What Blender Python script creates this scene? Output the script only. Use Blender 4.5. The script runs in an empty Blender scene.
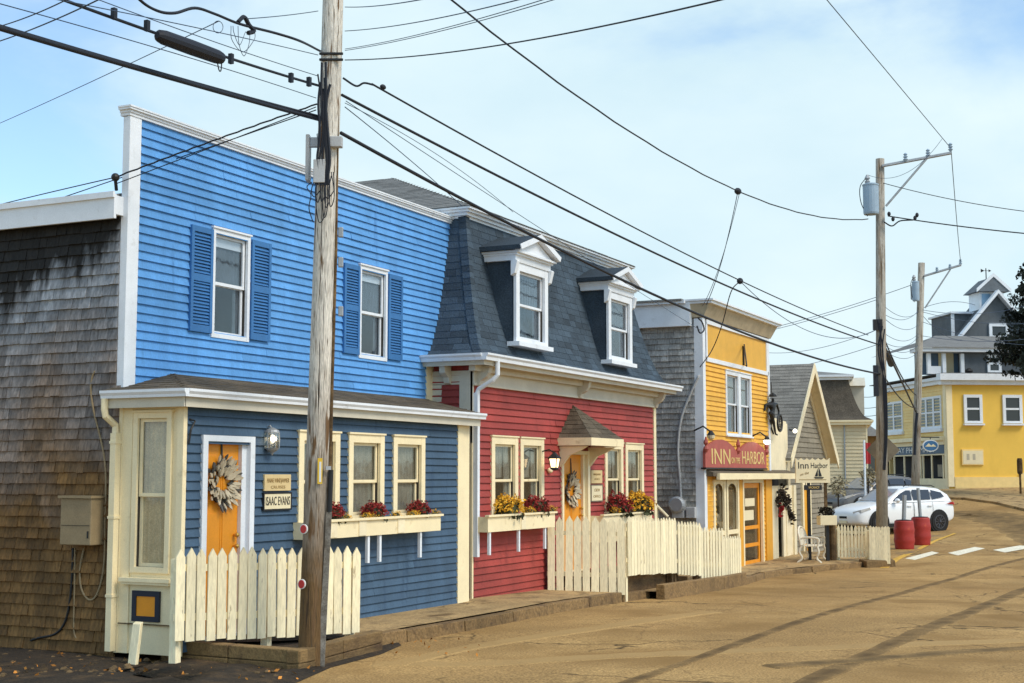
import bpy, bmesh, math, random
from mathutils import Vector, Matrix
random.seed(7)
R = math.radians
sc = bpy.context.scene
COL = sc.collection

# ------------------------------------------------------------------ survey
# Sight lines of the photograph's camera: turn a reading into a point on a known wall plane, depth or the ground.
FPX = 1391.0; PITCH = R(5.46); HEAD = R(25.9); EYE = 2.0
CH, SH = math.cos(HEAD), math.sin(HEAD)
def sight(px, py):
    u = (px-512)/FPX; v = (341.5-py)/FPX
    f = math.cos(PITCH)-v*math.sin(PITCH)
    return (f*CH+u*SH, f*SH-u*CH, math.sin(PITCH)+v*math.cos(PITCH), f)
def onY(px, py, Y):
    r = sight(px, py); t = Y/r[1]; return Vector((r[0]*t, Y, r[2]*t+EYE))
def onX(px, py, X):
    r = sight(px, py); t = X/r[0]; return Vector((X, r[1]*t, r[2]*t+EYE))
def onD(px, py, D):
    r = sight(px, py); t = D/r[3]; return Vector((r[0]*t, r[1]*t, r[2]*t+EYE))
GR = [(-60,-.05),(4,-.06),(12,-.08),(20,-.15),(28,-.33),(34,-.40),(39,-.36),(45,-.28),(51,-.14),(58,.3),(66,.88),(72,1.17),(80,1.5),(95,2.0),(140,3.0),(400,5.0)]
def gz(x, y=0):
    for (a, za), (b, zb) in zip(GR, GR[1:]):
        if x <= b:
            t = (x-a)/(b-a); t = max(0, t)
            return za+(zb-za)*t
    return GR[-1][1]
def onG(px, py, dz=0):
    lo, hi = 5.0, 200.0
    r = sight(px, py)
    t = lo
    while t < hi:
        p = Vector((r[0]*t, r[1]*t, r[2]*t+EYE))
        if p.z <= gz(p.x)+dz: return p
        t += .02
    return p

# ------------------------------------------------------------------ mesh helpers
class MB:
    def __init__(s):
        s.bm = bmesh.new(); s.L = s.bm.faces.layers.float.new('rnd'); s.v = None
    def face(s, vs, r):
        try: f = s.bm.faces.new(vs); f[s.L] = r
        except ValueError: pass
    def rr(s): return random.random() if s.v is None else s.v
    def hexa(s, p):   # 4 bottom, 4 top (same order)
        r = s.rr(); v = [s.bm.verts.new(q) for q in p]
        for i in ((3,2,1,0),(4,5,6,7),(0,1,5,4),(1,2,6,5),(2,3,7,6),(3,0,4,7)): s.face([v[k] for k in i], r)
        return s
    def box(s, x0,x1,y0,y1,z0,z1):
        return s.hexa([(x0,y0,z0),(x1,y0,z0),(x1,y1,z0),(x0,y1,z0),(x0,y0,z1),(x1,y0,z1),(x1,y1,z1),(x0,y1,z1)])
    def mbox(s, m, u0,u1,d0,d1,z0,z1):   # box in a wall's own frame
        return s.hexa([m(u0,d0,z0),m(u1,d0,z0),m(u1,d1,z0),m(u0,d1,z0),m(u0,d0,z1),m(u1,d0,z1),m(u1,d1,z1),m(u0,d1,z1)])
    def poly(s, pts):
        s.face([s.bm.verts.new(p) for p in pts], s.rr()); return s
    def prism(s, a, b):  # two matching outlines
        r = s.rr(); A = [s.bm.verts.new(p) for p in a]; B = [s.bm.verts.new(p) for p in b]
        s.face(A[::-1], r); s.face(B, r); n = len(a)
        for i in range(n): s.face([A[i],A[(i+1)%n],B[(i+1)%n],B[i]], r)
        return s
    def ext(s, pts, vec):
        vec = Vector(vec); return s.prism(pts, [Vector(p)+vec for p in pts])
    def tube(s, pts, rad, n=8, cap=True):
        r = s.rr(); pts = [Vector(p) for p in pts]; rings = []
        up = Vector((0,0,1)); prev = None
        for i, p in enumerate(pts):
            d = (pts[min(i+1,len(pts)-1)]-pts[max(i-1,0)])
            if d.length < 1e-9: d = Vector((0,0,1))
            d.normalize()
            a = prev if prev is not None else (up if abs(d.z) < .9 else Vector((1,0,0)))
            a = (a-d*a.dot(d))
            if a.length < 1e-6: a = Vector((1,0,0))-d*d.x
            a.normalize(); b = d.cross(a); prev = a
            q = rad[i] if isinstance(rad,(list,tuple)) else rad
            rings.append([s.bm.verts.new(p+a*q*math.cos(2*math.pi*k/n)+b*q*math.sin(2*math.pi*k/n)) for k in range(n)])
        for A, B in zip(rings, rings[1:]):
            for k in range(n): s.face([A[k],A[(k+1)%n],B[(k+1)%n],B[k]], r)
        if cap: s.face(rings[0][::-1], r); s.face(rings[-1], r)
        return s
    def lathe(s, prof, c=(0,0,0), n=20, M=None):
        r = s.rr(); rings = []; c = Vector(c)
        for (q, z) in prof:
            ring = []
            for k in range(n):
                p = Vector((q*math.cos(2*math.pi*k/n), q*math.sin(2*math.pi*k/n), z))
                if M: p = M @ p
                ring.append(s.bm.verts.new(p+c))
            rings.append(ring)
        for A, B in zip(rings, rings[1:]):
            for k in range(n): s.face([A[k],A[(k+1)%n],B[(k+1)%n],B[k]], r)
        s.face(rings[0][::-1], r); s.face(rings[-1], r)
        return s
    def loft(s, rings, closed=False, caps=False):
        r = s.rr(); V = [[s.bm.verts.new(p) for p in ring] for ring in rings]; n = len(V[0])
        for A, B in zip(V, V[1:]):
            for k in range(n if closed else n-1): s.face([A[k],A[(k+1)%n],B[(k+1)%n],B[k]], r)
        if caps: s.face(V[0][::-1], r); s.face(V[-1], r)
        return s
    def ball(s, c, rx, ry=None, rz=None, n=10, m=6, jit=0):
        ry = ry or rx; rz = rz or rx; c = Vector(c); r = s.rr(); rings = []
        for i in range(m+1):
            t = math.pi*i/m; ring = []
            for k in range(n):
                a = 2*math.pi*k/n; q = 1+random.uniform(-jit, jit)
                ring.append(s.bm.verts.new(c+Vector((rx*math.sin(t)*math.cos(a)*q, ry*math.sin(t)*math.sin(a)*q, rz*math.cos(t)*q))))
            rings.append(ring)
        for A, B in zip(rings, rings[1:]):
            for k in range(n): s.face([A[k],A[(k+1)%n],B[(k+1)%n],B[k]], r)
        return s
    def leaf(s, c, size, up=None):
        c = Vector(c); a = Vector((random.gauss(0,1),random.gauss(0,1),random.gauss(0,1)))
        if up is not None: a = a*.5+Vector(up)
        a.normalize(); b = a.cross(Vector((random.gauss(0,1),random.gauss(0,1),random.gauss(0,1)))); b.normalize(); d = a.cross(b)
        h = size; w = size*random.uniform(.4,.6)
        return s.poly([c-b*h, c+d*w, c+b*h, c-d*w])
    def build(s, name, mat, parent=None, smooth=False, loc=None, norm=True, bevel=0):
        bmesh.ops.remove_doubles(s.bm, verts=s.bm.verts, dist=1e-5) if smooth else None
        if norm: bmesh.ops.recalc_face_normals(s.bm, faces=s.bm.faces)
        me = bpy.data.meshes.new(name)
        off = Vector((0,0,0))
        if parent is not None:
            root = parent
            while root.parent: root = root.parent
            if not root.get('_loc'): off = root.location.copy()
        else:
            if loc is None:
                vs = [v.co for v in s.bm.verts]
                xs=[v.x for v in vs]; ys=[v.y for v in vs]
                loc = ((min(xs)+max(xs))/2, (min(ys)+max(ys))/2, min(v.z for v in vs))
            off = Vector(loc)
        for v in s.bm.verts: v.co -= off
        s.bm.to_mesh(me); s.bm.free()
        for p in me.polygons: p.use_smooth = smooth
        o = bpy.data.objects.new(name, me); COL.objects.link(o)
        if parent is not None: o.parent = parent
        else: o.location = off
        me.materials.append(mat)
        if bevel:
            b = o.modifiers.new('bevel','BEVEL'); b.width = bevel; b.segments = 2; b.limit_method = 'ANGLE'
        return o

def tag(o, label=None, cat=None, group=None, kind=None):
    if label: o['label'] = label
    if cat: o['category'] = cat
    if group: o['group'] = group
    if kind: o['kind'] = kind
    return o
def thing(name, label, cat, loc, rz=0, group=None, local=False):
    o = bpy.data.objects.new(name, None); COL.objects.link(o)
    o.location = loc; o.rotation_euler = (0,0,rz); o.empty_display_size = .2
    if local: o['_loc'] = 1
    return tag(o, label, cat, group)
def copy_tree(o, parent=None):
    c = o.copy(); COL.objects.link(c)
    if parent: c.parent = parent
    for ch in list(o.children): copy_tree(ch, c)
    return c
def text(s, name, mat, parent, O, U, V, width=None, size=.1, ext=.004, align='CENTER', shear=0):
    cu = bpy.data.curves.new('t','FONT'); cu.body = s; cu.size = 1; cu.align_x = align; cu.align_y = 'CENTER'; cu.extrude = .02; cu.resolution_u = 3; cu.shear = shear
    ob = bpy.data.objects.new('t', cu); COL.objects.link(ob)
    dg = bpy.context.evaluated_depsgraph_get(); me = bpy.data.meshes.new_from_object(ob.evaluated_get(dg))
    bpy.data.objects.remove(ob)
    xs = [v.co.x for v in me.vertices]
    sx = (width/(max(xs)-min(xs))) if width else size
    O, U, V = Vector(O), Vector(U).normalized(), Vector(V).normalized(); N = U.cross(V)
    root = parent
    while root.parent: root = root.parent
    off = Vector((0,0,0)) if root.get('_loc') else root.location
    for v in me.vertices: v.co = O+U*v.co.x*sx+V*v.co.y*size+N*(v.co.z/.02*ext)-off
    me.name = name; o = bpy.data.objects.new(name, me); COL.objects.link(o); o.parent = parent
    me.materials.clear(); me.materials.append(mat)
    return o

# ------------------------------------------------------------------ materials
def mk(name, col, rough=.7, rnd=.0, noise=0, ns=3., col2=None, c2s=2., c2lo=.45, c2hi=.65, stretch=(1,1,1), bump=0, bs=40., metal=0, fine=0, fs=60., spec=.4):
    m = bpy.data.materials.new(name); m.use_nodes = True; nt = m.node_tree; N = nt.nodes; L = nt.links
    b = N['Principled BSDF']; b.inputs['Roughness'].default_value = rough; b.inputs['Metallic'].default_value = metal
    b.inputs['Specular IOR Level'].default_value = spec
    tc = N.new('ShaderNodeTexCoord'); mp = N.new('ShaderNodeMapping'); mp.inputs['Scale'].default_value = stretch
    L.new(tc.outputs['Object'], mp.inputs['Vector'])
    cur = N.new('ShaderNodeRGB'); cur.outputs[0].default_value = (*col,1); out = cur.outputs[0]
    def noise_fac(scale, lo, hi, det=5):
        n = N.new('ShaderNodeTexNoise'); n.inputs['Scale'].default_value = scale; n.inputs['Detail'].default_value = det; n.inputs['Roughness'].default_value = .65
        L.new(mp.outputs[0], n.inputs['Vector'])
        r = N.new('ShaderNodeMapRange'); r.inputs[1].default_value = lo; r.inputs[2].default_value = hi
        L.new(n.outputs['Fac'], r.inputs[0]); return r
    def mul(outc, fac_out):
        mx = N.new('ShaderNodeMix'); mx.data_type = 'RGBA'; mx.blend_type = 'MULTIPLY'; mx.inputs[0].default_value = 1
        L.new(outc, mx.inputs[6]); L.new(fac_out, mx.inputs[7]); return mx.outputs[2]
    if col2:
        r = noise_fac(c2s, c2lo, c2hi); mx = N.new('ShaderNodeMix'); mx.data_type = 'RGBA'
        L.new(r.outputs[0], mx.inputs[0]); L.new(out, mx.inputs[6]); mx.inputs[7].default_value = (*col2,1); out = mx.outputs[2]
    if noise:
        r = noise_fac(ns, .3, .7); r.inputs[3].default_value = 1-noise; r.inputs[4].default_value = 1+noise; out = mul(out, r.outputs[0])
    if fine:
        r = noise_fac(fs, .3, .7, 3); r.inputs[3].default_value = 1-fine; r.inputs[4].default_value = 1+fine; out = mul(out, r.outputs[0])
    if rnd:
        a = N.new('ShaderNodeAttribute'); a.attribute_name = 'rnd'
        r = N.new('ShaderNodeMapRange'); r.inputs[3].default_value = 1-rnd; r.inputs[4].default_value = 1+rnd
        L.new(a.outputs['Fac'], r.inputs[0]); out = mul(out, r.outputs[0])
    L.new(out, b.inputs['Base Color'])
    if bump:
        n = N.new('ShaderNodeTexNoise'); n.inputs['Scale'].default_value = bs; n.inputs['Detail'].default_value = 4
        L.new(mp.outputs[0], n.inputs['Vector'])
        bp = N.new('ShaderNodeBump'); bp.inputs['Strength'].default_value = bump; bp.inputs['Distance'].default_value = .02
        L.new(n.outputs['Fac'], bp.inputs['Height']); L.new(bp.outputs[0], b.inputs['Normal'])
    m['out'] = 0
    return m
def glass(name, tint=(.9,.93,.95), refl=.25):
    m = bpy.data.materials.new(name); m.use_nodes = True; nt = m.node_tree; N = nt.nodes; L = nt.links
    for n in list(N):
        if n.type == 'BSDF_PRINCIPLED': N.remove(n)
    t = N.new('ShaderNodeBsdfTransparent'); t.inputs[0].default_value = (*tint,1)
    g = N.new('ShaderNodeBsdfGlossy'); g.inputs['Roughness'].default_value = .03
    nz = N.new('ShaderNodeTexNoise'); nz.inputs['Scale'].default_value = 2.5
    bp = N.new('ShaderNodeBump'); bp.inputs['Strength'].default_value = .15; bp.inputs['Distance'].default_value = .02
    L.new(nz.outputs['Fac'], bp.inputs['Height']); L.new(bp.outputs[0], g.inputs['Normal'])
    lw = N.new('ShaderNodeLayerWeight'); lw.inputs[0].default_value = .5
    pw_ = N.new('ShaderNodeMath'); pw_.operation = 'POWER'; pw_.inputs[1].default_value = 4; L.new(lw.outputs['Facing'], pw_.inputs[0])
    sc_ = N.new('ShaderNodeMath'); sc_.operation = 'MULTIPLY_ADD'; sc_.inputs[1].default_value = .7; sc_.inputs[2].default_value = refl*.5; L.new(pw_.outputs[0], sc_.inputs[0])
    mx = N.new('ShaderNodeMixShader'); L.new(sc_.outputs[0], mx.inputs[0]); L.new(t.outputs[0], mx.inputs[1]); L.new(g.outputs[0], mx.inputs[2])
    L.new(mx.outputs[0], N['Material Output'].inputs[0]); return m
def emit(name, col, st):
    m = bpy.data.materials.new(name); m.use_nodes = True
    b = m.node_tree.nodes['Principled BSDF']; b.inputs['Base Color'].default_value = (*col,1)
    b.inputs['Emission Color'].default_value = (*col,1); b.inputs['Emission Strength'].default_value = st; return m

def shingle_mat(name, lo, hi, zlo, zhi, stain_shade=None, rnd=.35):
    """weathered cedar: silvered where it dries, brown where splash and damp keep it wet; height taken along the wall"""
    m = mk(name, hi, .85, rnd=rnd, noise=.25, ns=2.0, fine=.35, fs=30, stretch=(1,1,.25), bump=.8, bs=25)
    nt = m.node_tree; N = nt.nodes; L = nt.links
    rgb = [n for n in N if n.type == 'RGB'][0]
    link = [l for l in L if l.from_node == rgb][0]; to = link.to_socket; L.remove(link)
    g = N.new('ShaderNodeNewGeometry'); sp = N.new('ShaderNodeSeparateXYZ'); L.new(g.outputs['Position'], sp.inputs[0])
    nz = N.new('ShaderNodeTexNoise'); nz.inputs['Scale'].default_value = 1.2; nz.inputs['Detail'].default_value = 6; L.new(g.outputs['Position'], nz.inputs['Vector'])
    ma = N.new('ShaderNodeMath'); ma.operation = 'MULTIPLY_ADD'; ma.inputs[1].default_value = (zhi-zlo)*1.1; L.new(nz.outputs['Fac'], ma.inputs[0]); L.new(sp.outputs['Z'], ma.inputs[2])
    mr = N.new('ShaderNodeMapRange'); mr.inputs[1].default_value = zlo+(zhi-zlo)*.55; mr.inputs[2].default_value = zhi+(zhi-zlo)*.55; L.new(ma.outputs[0], mr.inputs[0])
    mx = N.new('ShaderNodeMix'); mx.data_type = 'RGBA'; L.new(mr.outputs[0], mx.inputs[0]); mx.inputs[6].default_value = (*lo,1); mx.inputs[7].default_value = (*hi,1)
    out = mx.outputs[2]
    if stain_shade:
        zs, amt = stain_shade
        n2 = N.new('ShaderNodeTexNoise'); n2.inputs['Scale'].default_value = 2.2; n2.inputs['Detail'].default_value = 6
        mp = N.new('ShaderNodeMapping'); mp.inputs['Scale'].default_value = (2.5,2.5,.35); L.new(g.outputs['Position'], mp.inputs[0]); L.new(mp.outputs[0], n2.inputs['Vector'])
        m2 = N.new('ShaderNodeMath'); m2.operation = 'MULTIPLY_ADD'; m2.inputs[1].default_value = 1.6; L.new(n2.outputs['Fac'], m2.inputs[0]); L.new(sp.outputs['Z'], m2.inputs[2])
        # mildew streaks and painted eave shadow reach further down away from the corner
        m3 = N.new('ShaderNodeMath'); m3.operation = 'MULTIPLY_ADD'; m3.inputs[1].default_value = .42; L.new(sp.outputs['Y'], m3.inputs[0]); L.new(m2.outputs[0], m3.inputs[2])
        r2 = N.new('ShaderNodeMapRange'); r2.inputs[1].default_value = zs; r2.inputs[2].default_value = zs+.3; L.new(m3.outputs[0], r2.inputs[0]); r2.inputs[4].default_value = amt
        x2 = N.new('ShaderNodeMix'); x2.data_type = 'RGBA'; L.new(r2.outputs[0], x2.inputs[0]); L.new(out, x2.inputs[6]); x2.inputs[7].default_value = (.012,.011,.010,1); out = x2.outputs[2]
    L.new(out, to); return m

M = {}
M['blue'] = mk('light_blue_paint', (.105,.315,.66), .6, rnd=.10, noise=.15, ns=1.6, stretch=(1.6,1,.5), fine=.12, fs=45, bump=.12)
M['navy'] = mk('slate_blue_paint', (.048,.092,.152), .6, rnd=.13, noise=.18, ns=1.6, stretch=(1.6,1,.5), fine=.15, fs=45, bump=.12)
M['shutter'] = mk('shutter_blue_paint', (.042,.165,.40), .55, noise=.1, fine=.08)
M['red'] = mk('barn_red_paint', (.34,.050,.040), .65, rnd=.14, noise=.2, ns=1.2, fine=.16, fs=45, bump=.15)
M['yellow'] = mk('ochre_yellow_paint', (.78,.42,.05), .6, rnd=.08, noise=.1, fine=.1, bump=.1)
M['yellowflat'] = mk('flat_yellow_paint', (.72,.40,.06), .6, noise=.08, fine=.08)
M['buttery'] = mk('mustard_stucco_paint', (.82,.52,.085), .7, noise=.07, ns=.6, fine=.05)
M['paleyellow'] = mk('pale_yellow_paint', (.86,.64,.27), .7, rnd=.05, noise=.08, fine=.05)
M['white'] = mk('white_trim_paint', (.76,.80,.85), .5, noise=.07, ns=2, fine=.05, bump=.05, col2=(.55,.56,.56), c2s=5, c2lo=.6, c2hi=.8)
M['cream'] = mk('cream_trim_paint', (.88,.75,.48), .55, noise=.08, ns=2, fine=.06, bump=.06, col2=(.5,.38,.2), c2s=4, c2lo=.6, c2hi=.85)
M['frieze'] = mk('weathered_cream_trim', (.58,.54,.44), .6, noise=.1, ns=2, fine=.06, bump=.06)
M['picket'] = mk('cream_fence_paint', (.88,.77,.51), .6, rnd=.10, noise=.12, ns=3, fine=.14, fs=40, bump=.3, bs=20, stretch=(1,1,.2), col2=(.36,.27,.15), c2s=13, c2lo=.64, c2hi=.70)
M['orange'] = mk('orange_door_paint', (.80,.30,.015), .45, noise=.06, fine=.05)
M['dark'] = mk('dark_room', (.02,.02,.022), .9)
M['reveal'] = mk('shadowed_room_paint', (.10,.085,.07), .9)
M['curtain'] = mk('lace_curtain', (.30,.265,.20), .9, noise=.25, ns=5, fine=.2)
M['curtaindark'] = mk('grey_blind', (.11,.13,.15), .9, noise=.25, ns=4)
M['lace'] = mk('pale_lace', (.82,.62,.36), .9, noise=.2, ns=6, fine=.2)
M['glass'] = glass('window_glass', refl=.13)
M['darkglass'] = mk('dark_car_glass', (.02,.022,.025), .04, spec=.8)
M['cedar'] = shingle_mat('weathered_cedar', (.155,.082,.026), (.24,.253,.275), 1.7, 4.2, stain_shade=(10.05,.98))
M['cedargrey'] = shingle_mat('grey_cedar', (.25,.205,.135), (.33,.325,.31), -1, 2.5, rnd=.3)
M['slate'] = mk('slate_blue_asphalt_shingle', (.046,.070,.096), .9, rnd=.35, noise=.2, ns=1.5, fine=.35, fs=50, bump=.4)
M['greyroof'] = mk('grey_asphalt_shingle', (.17,.17,.165), .9, rnd=.25, noise=.15, fine=.3, fs=50, bump=.4)
M['brownroof'] = mk('brown_asphalt_shingle', (.105,.082,.055), .9, rnd=.3, noise=.2, fine=.35, fs=50, bump=.4)
M['asphalt'] = mk('sandy_asphalt', (.335,.205,.078), .93, noise=.2, ns=.35, fine=.55, fs=38, bump=.4, bs=60, col2=(.44,.28,.11), c2s=.25, c2lo=.45, c2hi=.7, spec=.2)
M['concrete'] = mk('worn_concrete', (.38,.255,.115), .9, noise=.25, ns=1.2, fine=.3, fs=25, bump=.5, col2=(.16,.11,.055), c2s=2.0, c2lo=.55, c2hi=.75)
M['kerb'] = mk('stained_kerb_stone', (.22,.135,.055), .9, rnd=.2, noise=.3, ns=2.5, fine=.35, fs=25, bump=.8, bs=20, col2=(.07,.042,.02), c2s=2.5, c2lo=.5, c2hi=.7)
M['dirt'] = mk('dark_soil', (.028,.018,.009), .95, noise=.45, ns=3, fine=.5, fs=25, bump=1, bs=18, col2=(.085,.05,.02), c2s=2.2, c2lo=.5, c2hi=.72)
M['bedtimber'] = mk('tan_bed_timber', (.20,.125,.05), .9, rnd=.3, noise=.3, ns=3, fine=.3, bump=.6, bs=20, stretch=(.3,1,1), col2=(.07,.04,.018), c2s=3, c2lo=.5, c2hi=.7)
M['cottagewall'] = mk('warm_grey_clapboard', (.27,.235,.175), .9, rnd=.15, noise=.15, fine=.2)
M['cottageroof'] = mk('warm_grey_shingle', (.23,.215,.19), .9, rnd=.22, noise=.12, fine=.3, fs=40, bump=.4)
M['soffitbrown'] = mk('brown_shaded_soffit', (.46,.39,.27), .7, noise=.2, ns=3)  # brown of the soffit's shadow is put into its base colour
M['shopwarm'] = mk('warm_shop_interior', (.42,.28,.12), .9, noise=.5, ns=2)
M['timber'] = mk('damp_timber', (.085,.050,.020), .9, rnd=.3, noise=.3, ns=3, fine=.3, bump=.6, bs=20, stretch=(.3,1,1), col2=(.17,.105,.045), c2s=3)
M['pole'] = mk('weathered_pole_wood', (.52,.46,.37), .85, noise=.45, ns=5, fine=.4, fs=30, bump=1, bs=14, stretch=(1,1,.09), col2=(.13,.075,.03), c2s=8.0, c2lo=.54, c2hi=.64)
M['pole'] = shingle_mat('weathered_pole_wood', (.15,.085,.032), (.66,.62,.55), .5, 3.6, rnd=0)
for n_ in M['pole'].node_tree.nodes:
    if n_.type=='MAPPING': n_.inputs['Scale'].default_value=(3.5,3.5,.30)
M['pole2'] = mk('old_pole_wood', (.36,.33,.28), .85, noise=.2, ns=5, fine=.25, bump=.5, stretch=(1,1,.15), col2=(.2,.13,.07), c2s=4, c2lo=.5, c2hi=.7)
M['cable'] = mk('black_cable', (.010,.013,.022), .6)
M['thin'] = mk('thin_blue_grey_wire', (.035,.06,.11), .6)
M['galv'] = mk('galvanised_steel', (.36,.38,.40), .5, metal=.4, noise=.15, ns=5)
M['boxgrey'] = mk('grey_box_enamel', (.44,.45,.46), .5, noise=.1, fine=.1)
M['boxtan'] = mk('tan_meter_enamel', (.30,.22,.12), .6, noise=.15, fine=.12)
M['iron'] = mk('black_iron', (.012,.012,.013), .5)
M['brass'] = mk('brass', (.65,.40,.10), .3, metal=.8)
M['redrefl'] = mk('red_reflector', (.45,.03,.03), .3)
M['tagyellow'] = mk('yellow_tag', (.75,.48,.04), .5)
M['signred'] = mk('faded_red_sign', (.40,.095,.075), .6, noise=.12, ns=4)
M['gold'] = mk('gilt_lettering', (.70,.52,.20), .5)
M['ink'] = mk('black_lettering', (.015,.015,.018), .6)
M['brownink'] = mk('brown_lettering', (.32,.21,.08), .6)
M['greyink'] = mk('white_lettering', (.75,.76,.74), .6)
M['signcream'] = mk('cream_sign_board', (.78,.68,.45), .6, noise=.06)
M['plaque'] = mk('tan_plaque', (.66,.50,.25), .6, noise=.1)
M['signblue'] = mk('blue_sign_board', (.05,.10,.17), .5, noise=.15)
M['mumred'] = mk('crimson_mum_petals', (.26,.022,.018), .8, rnd=.45)
M['mumgold'] = mk('golden_mum_petals', (.78,.43,.03), .8, rnd=.25)
M['mumleaf'] = mk('mum_leaves', (.045,.05,.02), .8, rnd=.4)
M['husk'] = mk('pale_husk', (.56,.47,.33), .8, rnd=.2)
M['huskdark'] = mk('grey_husk', (.09,.085,.075), .8, rnd=.4)
M['lampglow'] = emit('lit_lamp_glass', (1,.72,.38), 2.2)
M['bulb'] = emit('lit_bulb', (1,.93,.75), 6)
M['seeded'] = glass('lantern_glass', (.9,.85,.75), .4)
M['barrel'] = mk('red_barrel_plastic', (.36,.03,.022), .55, noise=.15, ns=6, col2=(.55,.16,.03), c2s=3, c2lo=.62, c2hi=.8)
M['road_white'] = mk('road_marking_white', (.78,.72,.56), .8, noise=.15, ns=6, fine=.3, fs=25)
M['road_yellow'] = mk('road_marking_yellow', (.62,.36,.05), .85, noise=.25, ns=5, fine=.3, fs=25)
M['carwhite'] = mk('white_car_paint', (.80,.81,.82), .2, spec=.6)
M['cargrey'] = mk('grey_car_paint', (.14,.14,.145), .25, spec=.6)
M['rubber'] = mk('tyre_rubber', (.012,.012,.012), .8)
M['rim'] = mk('dark_alloy', (.10,.10,.11), .35, metal=.6)
M['chrome'] = mk('lamp_lens', (.45,.43,.40), .2)
M['tail'] = mk('tail_lens', (.42,.02,.02), .2)
M['pine'] = mk('dark_conifer_needles', (.016,.022,.014), .9, rnd=.5)
M['bark'] = mk('conifer_bark', (.03,.02,.014), .95)
M['whitemetal'] = mk('white_cast_iron', (.78,.72,.58), .5)
M['signback'] = mk('dull_sign_back', (.17,.14,.095), .6, noise=.2, ns=4)
M['signbackdark'] = mk('worn_plywood_sign', (.36,.25,.12), .7, noise=.2, ns=4)
M['litter'] = mk('fallen_leaves', (.42,.17,.03), .9, rnd=.6)
M['greywall'] = mk('grey_shingle_wall', (.12,.138,.155), .9, rnd=.2, noise=.15, fine=.2)
M['bluewall'] = mk('blue_grey_wall', (.10,.16,.24), .8, noise=.1)
M['brownwall'] = mk('brown_shingle_wall', (.20,.115,.04), .9, rnd=.25, noise=.2)
M['greydoorwall'] = mk('beige_siding', (.66,.55,.35), .8, rnd=.05, noise=.07, fine=.05)
M['annexcream'] = mk('stained_cream_panel', (.84,.73,.50), .7, noise=.1, fine=.06, col2=(.55,.38,.15), c2s=2, c2lo=.6, c2hi=.8)
M['banner'] = mk('red_banner_cloth', (.42,.03,.035), .8)
M['xformer'] = mk('blue_grey_transformer', (.30,.40,.50), .5, noise=.1)
M['parcel'] = mk('yellow_siding_door', (.75,.36,.03), .55, noise=.08)

def checks(m, scale, lo, hi, dark):
    """dark splits and stains with their own shape, multiplied over a material"""
    nt = m.node_tree; N = nt.nodes; L = nt.links; b = N['Principled BSDF']; src = b.inputs['Base Color'].links[0].from_socket
    tc = N.new('ShaderNodeTexCoord'); mp = N.new('ShaderNodeMapping'); mp.inputs['Scale'].default_value = scale; L.new(tc.outputs['Object'], mp.inputs[0])
    n = N.new('ShaderNodeTexNoise'); n.inputs['Scale'].default_value = 1; n.inputs['Detail'].default_value = 5; n.inputs['Distortion'].default_value = .4; L.new(mp.outputs[0], n.inputs['Vector'])
    r = N.new('ShaderNodeMapRange'); r.inputs[1].default_value = lo; r.inputs[2].default_value = hi; L.new(n.outputs['Fac'], r.inputs[0])
    mx = N.new('ShaderNodeMix'); mx.data_type = 'RGBA'; L.new(r.outputs[0], mx.inputs[0]); L.new(src, mx.inputs[6]); mx.inputs[7].default_value = (*dark,1); L.new(mx.outputs[2], b.inputs['Base Color'])
def cracks(m, scale, width, dark, amt=.8):
    nt = m.node_tree; N = nt.nodes; L = nt.links; b = N['Principled BSDF']; src = b.inputs['Base Color'].links[0].from_socket
    tc = N.new('ShaderNodeTexCoord'); n = N.new('ShaderNodeTexNoise'); n.inputs['Scale'].default_value = 1.6; n.inputs['Detail'].default_value = 6; L.new(tc.outputs['Object'], n.inputs['Vector'])
    mxv = N.new('ShaderNodeMix'); mxv.data_type = 'RGBA'; mxv.blend_type = 'ADD'; mxv.inputs[0].default_value = .9; L.new(tc.outputs['Object'], mxv.inputs[6]); L.new(n.outputs['Color'], mxv.inputs[7])
    v = N.new('ShaderNodeTexVoronoi'); v.feature = 'DISTANCE_TO_EDGE'; v.inputs['Scale'].default_value = scale; L.new(mxv.outputs[2], v.inputs['Vector'])
    n2 = N.new('ShaderNodeTexNoise'); n2.inputs['Scale'].default_value = .5; L.new(tc.outputs['Object'], n2.inputs['Vector'])
    r = N.new('ShaderNodeMapRange'); r.inputs[1].default_value = width; r.inputs[2].default_value = 0; r.inputs[4].default_value = amt; L.new(v.outputs['Distance'], r.inputs[0])
    r2 = N.new('ShaderNodeMapRange'); r2.inputs[1].default_value = .42; r2.inputs[2].default_value = .58; L.new(n2.outputs['Fac'], r2.inputs[0])
    ma = N.new('ShaderNodeMath'); ma.operation = 'MULTIPLY'; L.new(r.outputs[0], ma.inputs[0]); L.new(r2.outputs[0], ma.inputs[1])
    mx = N.new('ShaderNodeMix'); mx.data_type = 'RGBA'; L.new(ma.outputs[0], mx.inputs[0]); L.new(src, mx.inputs[6]); mx.inputs[7].default_value = (*dark,1); L.new(mx.outputs[2], b.inputs['Base Color'])
checks(M['pole'], (14,14,1.6), .60, .66, (.16,.09,.04)); checks(M['pole'], (70,70,3), .60, .66, (.09,.06,.03)); checks(M['pole'], (30,30,.5), .63, .67, (.03,.018,.01))
checks(M['pole2'], (20,20,.8), .58, .64, (.10,.07,.04))
checks(M['asphalt'], (.55,.55,.55), .50, .72, (.25,.145,.048)); cracks(M['asphalt'], .22, .010, (.06,.036,.014), 1.0); cracks(M['asphalt'], .8, .022, (.13,.075,.028), .5)
checks(M['concrete'], (1.5,3,3), .55, .70, (.15,.09,.035)); cracks(M['concrete'], .6, .02, (.06,.038,.016))
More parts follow.
